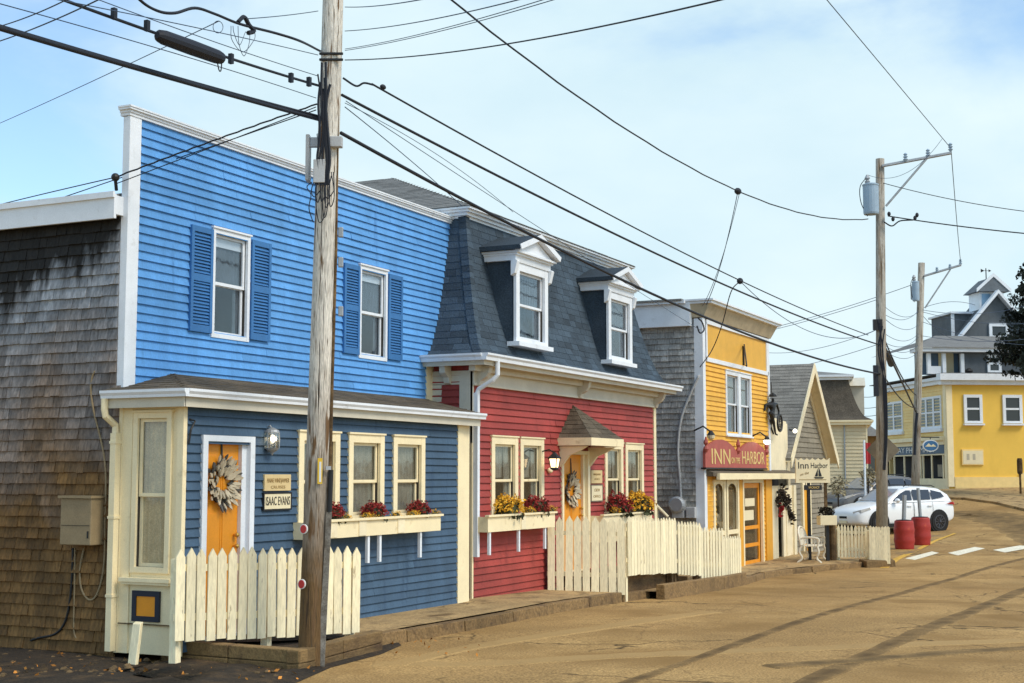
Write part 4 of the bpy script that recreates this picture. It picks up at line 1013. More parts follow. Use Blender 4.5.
mb = MB(); mb.mbox(FY,YX0+.3,YX1-.1,.0,.05,4.62,4.72); mb.mbox(FY,YX0+.25,YX0+.35,.0,.045,4.72,5.50); mb.mbox(FY,YX1-.25,YX1-.1,0,.045,4.72,5.5); mb.mbox(FY,YX0+.25,YX1-.1,0,.06,5.50,5.60); mb.build('panel_trim', M['white'], ys_)
mb = MB(); mb.box(YX0-.03,YX0+.16,YY-.05,YY,-.5,5.62); mb.box(YX0-.03,YX0,YY,YY+.16,-.5,5.6); mb.build('corner_board', M['white'], ys_); mb = MB(); mb.mbox(FY,YX1-.15,YX1,0,.05,1.95,5.62); mb.build('corner_board', M['white'], ys_)
mb = MB()
mb.prism([(YX0-.05,YY-.08,5.62),(YX1+.05,YY-.08,5.62),(YX1+.14,YY-.24,5.93),(YX0-.12,YY-.24,5.93)],[(YX0-.05,YY+.2,5.62),(YX1+.05,YY+.2,5.62),(YX1+.16,YY+.2,5.93),(YX0-.15,YY+.2,5.93)])
mb.build('cornice_soffit', M['soffitbrown'], ys_)
mb = MB(); mb.box(YX0-.17,YX1+.18,YY-.32,YY+.3,5.93,5.99); mb.box(YX0-.22,YX1+.24,YY-.37,YY+.34,5.99,6.03); mb.box(YX0-.2,YX0-.03,YY+.2,17,5.42,5.95); mb.box(YX0-.3,YX0-.0,YY+.3,17,5.94,6.0); mb.build('cornice', M['white'], ys_)
mb = MB(); mb.box(YX0-.35,YX1+.2,YY+.35,17.2,6.0,6.04); mb.build('roof', M['greyroof'], ys_)
mb = MB(); shingles(mb,WY,lambda s_:(YY+.16,16),-.5,5.45,.135,(.12,.26),.035); mb.box(YX0+.03,YX0+.1,YY,16.5,-.5,5.6); mb.box(YX1-.1,YX1-.02,YY+.1,16.5,-.5,5.6); mb.build('side_wall', M['cedargrey'], ys_)
# shopfront
mb = MB(); mb.prism([(YX0+.1,YY,2.12),(YX0+.1,YY-.22,2.05),(YX0+.1,YY-.22,1.96),(YX0+.1,YY,1.96)],[(38.1,YY,2.12),(38.1,YY-.22,2.05),(38.1,YY-.22,1.96),(38.1,YY,1.96)]); mb.build('pent_roof', M['brownroof'], ys_)
mb = MB(); mb.box(YX0+.4,38.1,YY-.28,YY-.2,1.88,2.03); mb.build('pent_gutter', M['cream'], ys_)
mb = MB(); clap(mb,FY,YX0+.25,YX1-.05,-.45,1.95,.115,[(31.62,35.55,-.5,1.9)]); mb.build('shopfront_wall', M['yellow'], ys_)
for (a,b) in ((uy(712,500),uy(724,500)),(uy(725,500),uy(737.5,500))):
    f = MB(); z0,z1,zm = -.3,1.88,.62; k=.12
    f.mbox(FY,a,a+k,0,.05,z0,z1); f.mbox(FY,b-k,b,0,.05,z0,z1); f.mbox(FY,a+k,b-k,0,.045,z1-.1,z1); f.mbox(FY,a+k,b-k,0,.045,zm-.05,zm+.05); f.mbox(FY,a+k,b-k,0,.045,z0,z0+.5)
    fo = f.build('shop_window', M['cream'], ys_)
    g_ = MB(); g_.mbox(FY,a+k,b-k,-.02,-.015,z0+.5,z1-.1); g_.build('pane', M['glass'], fo)
    # arched head boards
    ar = MB(); n=10; w=(b-a-2*k)/2; cx=(a+b)/2; zz=z1-.1-w*.6
    top=[(cx-w+2*w*i/n) for i in range(n+1)]
    ar.loft([[FY(x,.02,zz+w*.6*math.sqrt(max(0,1-((x-cx)/w)**2))),FY(x,.02,z1-.08)] for x in top]); ar.build('arched_head', M['cream'], fo)
    dsp = MB()
    for q in range(9): dsp.ball(FY(random.uniform(a+k,b-k),-.35,random.uniform(.1,1.3)),random.uniform(.06,.14))
    dsp.build('display_goods', mk('shop_goods',(.45,.30,.14),.7,rnd=.7), fo)
    cu = MB(); n=30; cu.loft([[FY(a+k+(b-a-2*k)*i/n,-.2+.02*math.sin(i*1.7),z0+.4),FY(a+k+(b-a-2*k)*i/n,-.2+.02*math.sin(i*1.7),zm)] for i in range(n+1)]); cu.build('curtain', M['lace'], fo, norm=False)
mb = MB(); mb.box(31.3,36.3,YY+.58,YY+.6,-.5,2.0); mb.build('shop_interior', M['shopwarm'], ys_)
mb = MB(); mb.mbox(FY,uy(737.5,500),uy(740.5,500),0,.06,-.42,1.95); mb.build('pilaster', M['parcel'], ys_); mb = MB(); mb.mbox(FY,uy(764,500),YX1,0,.06,-.42,1.95); mb.build('pilaster', M['parcel'], ys_); mb = MB(); mb.mbox(FY,uy(705,500),uy(711,500),0,.03,-.42,1.95); mb.build('pilaster', M['parcel'], ys_)
da,db = uy(742,520), uy(760.5,520)
f = MB(); f.mbox(FY,da-.1,da,0,.07,-.42,1.88); f.mbox(FY,db,db+.1,0,.07,-.42,1.88); f.mbox(FY,da,db,0,.066,1.79,1.88); f.build('door_frame', M['cream'], ys_)
f = MB(); k=.12; z0,z1=-.38,1.78
f.mbox(FY,da,da+k,-.06,-.02,z0,z1); f.mbox(FY,db-k,db,-.06,-.02,z0,z1); f.mbox(FY,da+k,db-k,-.06,-.021,z1-k,z1); f.mbox(FY,da+k,db-k,-.06,-.021,z0,z0+.22)
for z in (.18,.62): f.mbox(FY,da+k,db-k,-.058,-.022,z,z+.09)
dn = f.build('shop_door', M['orange'], ys_)
mb = MB(); mb.mbox(FY,da+k,db-k,-.045,-.04,z0+.2,z1-k); mb.build('pane', M['glass'], dn)
mb = MB(); mb.mbox(FY,da+.35,db-.5,-.036,-.034,.85,1.1); mb.mbox(FY,da+.4,db-.4,-.036,-.034,1.2,1.4); mb.build('notice', M['signcream'], dn)
# big sign
sg = thing('shop_sign','faded red shop sign with gilt lettering INN ON THE HARBOR above the shop door','sign',(33.5,YY-.1,2.0))
sa,sb = onY(705.5,465,YY-.12).x,onY(766.5,465,YY-.12).x
zb0,zb1 = 2.16,2.62; mid=(sa+sb)/2
top=[]
for i in range(13):
    t=i/12; top.append((sa+(mid-.1-sa)*t, 2.56+.26*math.sin(math.pi*t)**.8))
for i in range(13):
    t=i/12; top.append((mid+.1+(sb-mid-.1)*t, 2.56+.26*math.sin(math.pi*t)**.8))
out=[(sa,zb0)]+[(sb,zb0)]+top[::-1]
mb = MB(); mb.prism([FY(u,.06,z) for u,z in out],[FY(u,.12,z) for u,z in out]); mb.build('board', M['signred'], sg)
text('INN','lettering',M['gold'],sg,FY(sa+.23*(sb-sa),.125,2.40),(1,0,0),(0,0,1),width=1.45,size=.52)
text('ON THE','lettering',M['gold'],sg,FY(sa+.46*(sb-sa),.125,2.33),(1,0,0),(0,0,1),width=.7,size=.2)
text('HARBOR','lettering',M['gold'],sg,FY(sa+.76*(sb-sa),.125,2.40),(1,0,0),(0,0,1),width=2.0,size=.46)
mb = MB(); mb.mbox(FY,sa-.02,sb+.02,.02,.14,2.12,2.16)
mb.build('sign_ledge', M['iron'], sg)
for x in (sa+.02,mid,sb-.02):
    mb = MB(); mb.lathe([(.03,2.5),(.07,2.58),(.03,2.66),(.06,2.72),(.015,2.86)],(x,YY-.13,0),8); mb.build('finial', M['signred'], sg)
for px,py,l in ((711,436,'small goose neck lamp over the left end of the red shop sign'),(767,441,'small goose neck lamp over the right end of the red shop sign')):
    c = onY(px,py,YY-.35); t = thing('sign_lamp',l,'lamp',(c.x,YY,c.z))
    mb = MB(); mb.tube([(c.x-.15,YY,c.z+.12),(c.x-.1,YY-.2,c.z+.22),(c.x,YY-.34,c.z+.1)],.02); mb.lathe([(.03,.12),(.10,.02)],c,8); mb.build('arm', M['iron'], t)
    mb = MB(); mb.ball(c,.09); mb.build('bulb', M['bulb'] if px>750 else M['signcream'], t)
mb = MB(); b = onY(744,362,YY-.05); mb.box(b.x-.03,b.x+.03,YY-.06,YY,4.74,5.22); mb.tube([(b.x,YY-.06,5.26),(31.3,YY-.9,4.5)],.018); mb.tube([(b.x,YY-.06,4.75),(31.3,YY-.9,4.5)],.010)
tag(mb.build('sign_bracket', M['iron']),'bare iron bracket with long rod on the yellow name panel','bracket')
# meters between the red and yellow houses
def meter(px0,py0,px1,py1,X,lab,dial):
    a = onX(px0,py0,X); b = onX(px1,py1,X); t = thing('electric_meter',lab,'meter',(X,(a.y+b.y)/2,b.z))
    mb = MB(); mb.box(X-.15,X,b.y,a.y,b.z,a.z); mb.build('case', M['boxgrey'], t, bevel=.01)
    if dial:
        Mx = Matrix.Rotation(-math.pi/2,3,'Y'); mb = MB(); mb.lathe([(.19,0),(.19,.1),(.15,.13)],(X-.15,(a.y+b.y)/2,(a.z+b.z)/2+.1),18,Mx); mb.build('dial', M['galv'], t)
meter(674,500,686,518,YX0-.03,'round dial electric meter in a grey case on the grey shingle wall',True)
meter(688,507,697,518,YX0-.03,'small grey box right of the electric meter on the shingle wall',False)
cable('conduit','pale conduit curving down the grey shingled side of the yellow shop',[onX(699,375,YX0-.05),onX(690,395,YX0-.05),onX(681,420,YX0-.05),onX(678,450,YX0-.05),onX(680,480,YX0-.05),onX(681,500,YX0-.05)],.03,'boxgrey','pipe')
# sloping handrail and pale post in the gap
a = onX(656,505,30.2); b = onX(668,517,30.2); mb = MB(); mb.tube([a,b],.035); mb.box(a.x-.04,a.x+.04,a.y-.04,a.y+.04,-.4,a.z); tag(mb.build('handrail', M['picket']),'short sloping pale handrail in the gap beside the red house','handrail')

# ------------------------------------------------------------------ cream annex with sculpture
an = thing('shop_annex','narrow cream annex with tall parapet between yellow shop and grey cottage','annex',(37.5,YY,gz(37.5)))
mb = MB(); z1a = onY(770,416,YY).z
mb.prism([(YX1+.02,YY,1.97),(38.15,YY,1.97),(38.15,YY,z1a-.1),(YX1+.02,YY,z1a)],[(YX1+.02,YY+.12,1.97),(38.15,YY+.12,1.97),(38.15,YY+.12,z1a-.1),(YX1+.02,YY+.12,z1a)])
mb.build('parapet', M['annexcream'], an)
mb = MB(); mb.prism([(38.16,YY+.0,1.97),(38.16,YY+.9,1.97),(38.16,YY+.75,z1a-.15),(38.16,YY,z1a-.15)],[(38.26,YY+.0,1.97),(38.26,YY+.9,1.97),(38.26,YY+.75,z1a-.15),(38.26,YY,z1a-.15)]); mb.build('parapet_return', M['annexcream'], an)
mb = MB(); mb.mbox(FY,YX1+.02,36.95,0,.05,-.35,1.70); mb.mbox(FY,37.45,38.5,0,.05,-.35,1.70); mb.mbox(FY,36.95,37.45,-.0,.046,1.2,1.70); mb.mbox(FY,38.45,38.72,0.05,.10,-.35,1.70); mb.mbox(FY,37.75,37.85,.05,.07,-.35,1.7); mb.build('front_wall', M['annexcream'], an)
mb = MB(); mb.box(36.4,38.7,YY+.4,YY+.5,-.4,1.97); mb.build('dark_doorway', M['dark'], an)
gl = thing('garland','dark garland with a red bow over the annex doorway','garland',(37.2,YY-.1,1.3))
mb = MB()
for k in range(160):
    t = random.random(); x = 36.7+1.6*t; z = 1.25+.25*math.sin(t*5)-.35*max(0,t-.75)*3; mb.leaf((x+random.gauss(0,.07),YY-.1+random.gauss(0,.04),z+random.gauss(0,.10)),.09)
mb.build('leaves', mk('dark_garland_leaves',(.03,.02,.012),.9,rnd=.5), gl)
mb = MB()
for k in range(20): mb.leaf((36.85+random.gauss(0,.08),YY-.16,1.05+random.gauss(0,.08)),.09)
mb.build('bow', M['banner'], gl)
# ------------------------------------------------------------------ grey cottage
ct = thing('grey_cottage','steep gabled grey shingle cottage behind the hanging inn sign','cottage',(40.9,10.5,gz(41)))
CX0,CX1,CP,CY,CW = 38.0,43.75,40.88,9.9,10.22
ZP,ZE = 5.26,2.44
FC = front(CW)
mb = MB()
def glim(z):
    if z < ZE: return (CX0+.75,CX1-.6)
    k = max(0,(ZP-.15-z)/(ZP-ZE)); return (CP-(CP-CX0)*k, CP+(CX1-CP)*k)
clap(mb,FC,0,0,-.5,ZP-.25,.15,[(40.2,41.2,-.5,1.75)],glim,2.0); mb.box(CX0+.75,CX0+.85,CW,17,-.6,ZE+.5); mb.box(CX1-.7,CX1-.6,CW,17,-.6,ZE+.5); mb.build('front_wall', M['cottagewall'], ct)
mb = MB()
sl_ = math.hypot(CP-CX0,ZP-ZE)
for s_ in (-1,1):
    xe = CX0 if s_<0 else CX1
    mb.prism([(xe,CY+.01,ZE-.06),(CP,CY+.01,ZP-.06),(CP,CY+.01,ZP-.0),(xe,CY+.01,ZE-.0)],[(xe,17,ZE-.06),(CP,17,ZP-.06),(CP,17,ZP),(xe,17,ZE)])
shingles(mb, lambda u,d,s_: Vector((CX0+(CP-CX0)*s_/sl_-d*.7,u,ZE+(ZP-ZE)*s_/sl_+d*.7)), lambda s_:(CY,17), 0, sl_, .14,(.28,.36),.014,jit=.003)
mb.build('roof', M['cottageroof'], ct)
mb = MB()
for s_ in (-1,1):
    xe = CX0 if s_<0 else CX1
    mb.prism([(xe,CY+.012,ZE-.10),(CP,CY+.012,ZP-.10),(CP,CY+.012,ZP-.065),(xe,CY+.012,ZE-.065)],[(xe,CW+.1,ZE-.10),(CP,CW+.1,ZP-.10),(CP,CW+.1,ZP-.065),(xe,CW+.1,ZE-.065)])
mb.build('rake_soffit', M['annexcream'], ct)
mb = MB()
for s_ in (-1,1):
    xe = CX0 if s_<0 else CX1
    mb.prism([(xe,CY-.03,ZE-.26),(CP,CY-.03,ZP-.26),(CP,CY-.03,ZP+.03),(xe,CY-.03,ZE+.03)],[(xe,CY+.0,ZE-.26),(CP,CY,ZP-.26),(CP,CY,ZP+.03),(xe,CY,ZE+.03)])
    mb.prism([(xe-s_*.15,CW-.05,ZE-.20),(CP,CW-.05,ZP-.36),(CP,CW-.05,ZP-.10),(xe-s_*.1,CW-.05,ZE-.02)],[(xe-s_*.15,CW,ZE-.20),(CP,CW,ZP-.36),(CP,CW,ZP-.1),(xe-s_*.1,CW,ZE-.02)])
mb.build('rake_board', M['annexcream'], ct)
mb = MB(); mb.mbox(FC,40.2,40.35,0,.08,-.4,1.8); mb.mbox(FC,41.05,41.2,0,.08,-.4,1.8); mb.mbox(FC,40.35,41.05,0,.077,1.65,1.8); f_ = mb.build('door_frame', M['cream'], ct)
mb = MB(); mb.mbox(FC,40.35,41.05,-.06,-.02,-.4,1.65); mb.build('door', M['parcel'], ct)
mb = MB(); mb.mbox(FC,CX0+.72,CX0+.95,0,.05,-.5,2.4); mb.build('corner_board', M['greydoorwall'], ct)
c = onY(795,431,CY-.15); t = thing('wall_lamp','tiny lit bulb high on the left edge of the grey cottage gable','lamp',c)
mb = MB(); mb.ball(c,.055); mb.build('bulb', M['bulb'], t); mb = MB(); mb.tube([c,(c.x,CY+.02,c.z+.05)],.02); mb.build('arm', M['iron'], t)

# black iron figure with a wheel on the annex parapet
q = lambda px,py,Y=YY-.16: onY(px,py,Y)
fg = thing('iron_sculpture','black iron sculpture of a standing figure with a large wheel on the cream parapet','sculpture',q(774,438))
me = bpy.data.meshes.new('figure'); J = {}
def add(n,px,py,r,dy=0): J[n]=(q(px,py)+Vector((0,dy,0)),r)
add('hip',772.5,416,.115); add('chest',772.5,405,.15); add('neck',773,400.5,.07); add('head',772.8,397.8,.085)
add('bag',770.2,412,.15); add('sh',776.5,404,.08); add('el',778.8,411,.055); add('ha',778.2,419,.045)
add('sh2',769.3,404.5,.08,.1); add('el2',768.2,411,.055,.1)
add('kn',774,425,.075); add('ft',775.5,434,.05); add('toe',777.5,435,.04); add('kn2',775.8,426,.07,.15); add('ft2',779,434,.05,.15)
nm = list(J); me.from_pydata([J[n][0]-fg.location for n in nm],[(nm.index(a),nm.index(b)) for a,b in (('hip','chest'),('chest','neck'),('neck','head'),('hip','bag'),('chest','sh'),('sh','el'),('el','ha'),('chest','sh2'),('sh2','el2'),('hip','kn'),('kn','ft'),('ft','toe'),('hip','kn2'),('kn2','ft2'))],[])
ob = bpy.data.objects.new('figure',me); COL.objects.link(ob); ob.parent = fg; me.materials.append(M['iron'])
sk = ob.modifiers.new('skin','SKIN')
for i,n in enumerate(nm): me.skin_vertices[0].data[i].radius=(J[n][1]*.52,J[n][1]*.52)
me.skin_vertices[0].data[0].use_root=True
ob.modifiers.new('sub','SUBSURF').levels=1; ob.modifiers['sub'].render_levels=1
mb = MB(); hc = q(772.8,396.6); mb.lathe([(.11,0),(.11,.02),(.06,.03),(.05,.08),(.02,.10)],hc,12); mb.ball(q(770.4,395.2),.035); mb.ball(q(775,395.4),.035); mb.build('hat', M['iron'], fg)
wc = q(777.6,423); mb = MB(); R_ = .22; mb.tube([wc+Vector((R_*math.cos(a),-.06,R_*math.sin(a))) for a in [2*math.pi*k/20 for k in range(21)]],.03,6)
for k in range(6):
    a = k*math.pi/6; mb.tube([wc+Vector((R_*math.cos(a),-.06,R_*math.sin(a))),wc-Vector((R_*math.cos(a),.06,R_*math.sin(a)))],.008,4)
mb.build('wheel', M['iron'], fg)
mb = MB(); mb.tube([q(771,382),q(772,396.5)],.012,5); mb.build('rod', M['iron'], fg)

# ------------------------------------------------------------------ inn sign, bench, small fence by the cottage
D1 = 36.9
FR_,RT = Vector((CH,SH,0)),Vector((SH,-CH,0))
def cam_plane(O, ang=0):   # wall-like frame at O: u to the right, d toward the viewer
    U = (RT*math.cos(ang)+FR_*math.sin(ang)); Nn = Vector((U.y,-U.x,0)); Nn = Nn if Nn.dot(-FR_)>0 else -Nn
    return lambda u,d,z: Vector((O.x,O.y,0))+U*u+Nn*d+Vector((0,0,z))
sp = onD(812.3,471,D1); cs = cam_plane(sp, .12)
isg = thing('inn_sign','cream hanging board with scalloped top reading Inn on the Harbor above a sailboat','sign',(sp.x,sp.y,gz(sp.x)))
zc = sp.z; hw_=.465
top = []
n=6
for i in range(n):
    x0_ = -hw_+2*hw_*i/n; w_=2*hw_/n
    for k in range(5):
        t=k/5; top.append((x0_+w_*t, zc+.34-.055*math.sin(math.pi*t)))
out = [(-hw_,zc-.31),(hw_,zc-.31),(hw_,zc+.34)]+top[::-1]
mb = MB(); mb.prism([cs(u,0,z) for u,z in out],[cs(u,.05,z) for u,z in out]); mb.build('board', M['signcream'], isg)
U_ = cs(1,0,0)-cs(0,0,0)
text('Inn','lettering',M['ink'],isg,cs(-.26,.052,zc+.14),U_,(0,0,1),width=.28,size=.25)
text('Harbor','lettering',M['ink'],isg,cs(.17,.052,zc+.14),U_,(0,0,1),width=.46,size=.20)
text('on the','lettering',M['brownink'],isg,cs(-.23,.052,zc-.07),U_+Vector((0,0,.25)),(0,0,1),width=.24,size=.10)
mb = MB(); 
for pts in ([(.13,-.14),(.13,.06),(.05,-.14)],[(.15,-.14),(.24,-.14),(.16,.11)]): mb.prism([cs(u,.05,zc+z) for u,z in pts],[cs(u,.058,zc+z) for u,z in pts])
mb.prism([cs(u,.05,zc+z) for u,z in ((.02,-.16),(.30,-.16),(.26,-.20),(.06,-.20))],[cs(u,.058,zc+z) for u,z in ((.02,-.16),(.30,-.16),(.26,-.20),(.06,-.20))]); mb.build('sailboat', M['ink'], isg)
mb = MB(); mb.prism([cs(u,.05,zc+z) for u,z in ((-.38,-.22),(.36,-.22),(.36,-.235),(-.38,-.235))],[cs(u,.056,zc+z) for u,z in ((-.38,-.22),(.36,-.22),(.36,-.235),(-.38,-.235))]); mb.build('waterline', M['brownink'], isg)
for u in (-.10,.36):
    mb = MB(); mb.mbox(cs,u-.035,u+.035,-.06,-.0,gz(sp.x)-.05,zc+.2); mb.build('post', M['timber'] if u>0 else M['iron'], isg)
fl = thing('notice_board','small black vacancy board with gilt letters under the inn sign','sign',cs(-.02,.0,zc-.5))
mb = MB(); mb.mbox(cs,-.24,.24,.0,.04,zc-.50,zc-.37); mb.build('board', M['ink'], fl); text('VACANCY','lettering',M['gold'],fl,cs(.02,.043,zc-.435),U_,(0,0,1),width=.30,size=.09)
mb = MB(); mb.tube([cs(-.2,.02,zc-.37),cs(-.2,.02,zc-.31)],.01,5); mb.tube([cs(.2,.02,zc-.37),cs(.2,.02,zc-.31)],.01,5); mb.build('hanger', M['iron'], fl)
bp_ = onD(826.7,520,D1-.3); cb = cam_plane(bp_,.12)
pb = thing('post_planter','cream planter box on a post holding a small black shrub by the bench','planter',cb(0,0,gz(bp_.x)))
mb = MB(); mb.mbox(cb,-.22,.23,-.16,.14,bp_.z-.13,bp_.z+.12); mb.build('box', M['signcream'], pb, bevel=.01)
mb = MB(); mb.mbox(cb,-.03,.05,-.05,.03,gz(bp_.x)-.1,bp_.z-.13); mb.build('post', M['iron'], pb)
mb = MB()
for k in range(150):
    a = random.uniform(0,6.28); q_ = random.random()**.5*.22; mb.leaf(cb(q_*math.cos(a),q_*math.sin(a)*.6,bp_.z+.12+random.uniform(0,.2)),.05)
mb.build('shrub', mk('dark_shrub',(.02,.018,.012),.9,rnd=.5), pb)
# white iron bench
bo = onD(813.5,561,D1-.5); bo.z = gz(bo.x)+.13
bn = thing('garden_bench','ornate white cast iron garden bench outside the grey cottage','bench',bo,HEAD-R(22),local=True)
mb = MB()
for k in range(7): mb.box(-.55,.55,-.22+k*.066,-.18+k*.066,.42,.445)
mb.build('seat', M['whitemetal'], bn)
mb = MB()
mb.tube(bezier_pts([(-.58,.25,.45),(-.56,.32,.75),(-.3,.36,.88),(0,.37,.92),(.3,.36,.88),(.56,.32,.75),(.58,.25,.45)],6),.028,6)
for k in range(13): mb.tube([(-.5+k/12,.26,.45),(-.5+k/12,.345,.82+.06*math.sin(math.pi*k/12))],.015,5)
for k in range(8): 
    x = -.45+k*.129; mb.tube([(x+.06*math.cos(a),.32,.64+.07*math.sin(a)) for a in [2*math.pi*j/10 for j in range(11)]],.013,5)
mb.build('backrest', M['whitemetal'], bn)
for s_ in (-1,1):
    mb = MB(); mb.tube(bezier_pts([(s_*.57,.3,.62),(s_*.6,.05,.66),(s_*.6,-.2,.64),(s_*.6,-.26,.58),(s_*.6,-.22,.45)],5),.026,6)
    for k in range(4): mb.tube([(s_*.59,-.14+k*.1,.45),(s_*.6,-.14+k*.1,.65)],.014,5)
    mb.build('armrest', M['whitemetal'], bn)
    for y0_,y1_ in ((-.2,-.32),(.24,.36)):
        mb = MB(); mb.tube(bezier_pts([(s_*.56,y0_,.44),(s_*.58,y0_*1.25,.28),(s_*.56,y0_*.95,.12),(s_*.58,y1_,.0)],5),[.03]*16,6); mb.build('leg', M['whitemetal'], bn)
bn.scale = (.84,.9,.98)
# short fence, post and panel
fp0, fp1 = onD(837,545,D1), onD(867.5,545,D1-.2)
mbp = onD(832.5,545,D1-.1); zg = gz(mbp.x)
mb = MB(); mb.tube([(mbp.x,mbp.y,zg),(mbp.x,mbp.y,zg+1.05)],[.10,.09],10); tag(mb.build('fence_post', M['timber']),'thick brown wooden post between the bench and the small picket fence','post')
picket_fence('picket_fence','small weathered picket fence with gaps in front of the white car',[(fp0.x,fp0.y,zg+.22,zg+1.08),(fp1.x,fp1.y,zg+.22,zg+1.05)],((fp0.x+fp1.x)/2,(fp0.y+fp1.y)/2,zg),9,(.02,.98),.062,tip=.08,rails=(.2,.72))
w0,w1 = onD(869,545,D1-.5), onD(890,545,D1-.6); zg=gz(w0.x)
picket_fence('picket_fence','closed cream picket panel wrapped round the foot of the second utility pole',[(w0.x,w0.y,zg+.03,zg+1.05),(w1.x,w1.y,zg+.08,zg+1.05)],((w0.x+w1.x)/2,(w0.y+w1.y)/2,zg),7,(.03,.5),.075,tip=.04,rails=(.2,.75))
mb = MB(); c0,c1=onD(867,562,D1-.9),onD(896,553,D1-.5)
mb.hexa([(c0.x,c0.y,gz(c0.x)-.1),(c1.x,c1.y,gz(c1.x)-.1),(c1.x+.4,c1.y+.25,gz(c1.x)-.1),(c0.x+.4,c0.y+.3,gz(c0.x)-.1),(c0.x+.02,c0.y+.02,gz(c0.x)+.17),(c1.x-.02,c1.y+.02,gz(c1.x)+.17),(c1.x+.35,c1.y+.2,gz(c1.x)+.2),(c0.x+.4,c0.y+.3,gz(c0.x)+.2)])
tag(mb.build('timber_kerb', M['kerb'], bevel=.03),'dark timber block edging the corner below the second utility pole','timber')

# red barrels with posts
for px,py,pt,D,l in ((904.5,546.5,495,43.2,'red plastic barrel holding a short grey post, nearer the crosswalk'),(921,539.5,488,45.0,'red plastic barrel with tall pipe post, closer to the rear wheel of the white car')):
    b = onD(px,py,D); b.z = gz(b.x); t = thing('barrel',l,'barrel',b)
    mb = MB(); prof=[(.27,0),(.28,.02)]; 
    for k in range(13):
        z = .04+.80*k/12; prof.append((.285+.02*math.sin(math.pi*k/12)+(.012 if k in (3,4,8,9) else 0),z))
    prof += [(.28,.86),(.26,.88),(.22,.87)]; mb.lathe(prof,b,22); mb.build('drum', M['barrel'], t, smooth=True)
    mb = MB(); mb.lathe([(.24,.87),(.24,.90),(.1,.91)],b,16); mb.build('rim_lid', M['iron'], t)
    tz = onD(px+(0 if D<44 else -3),pt,D); mb = MB(); mb.tube([(b.x,b.y,b.z+.88),(tz.x,tz.y,tz.z)],.065 if D<44 else .055,8); mb.build('post', M['galv'], t)

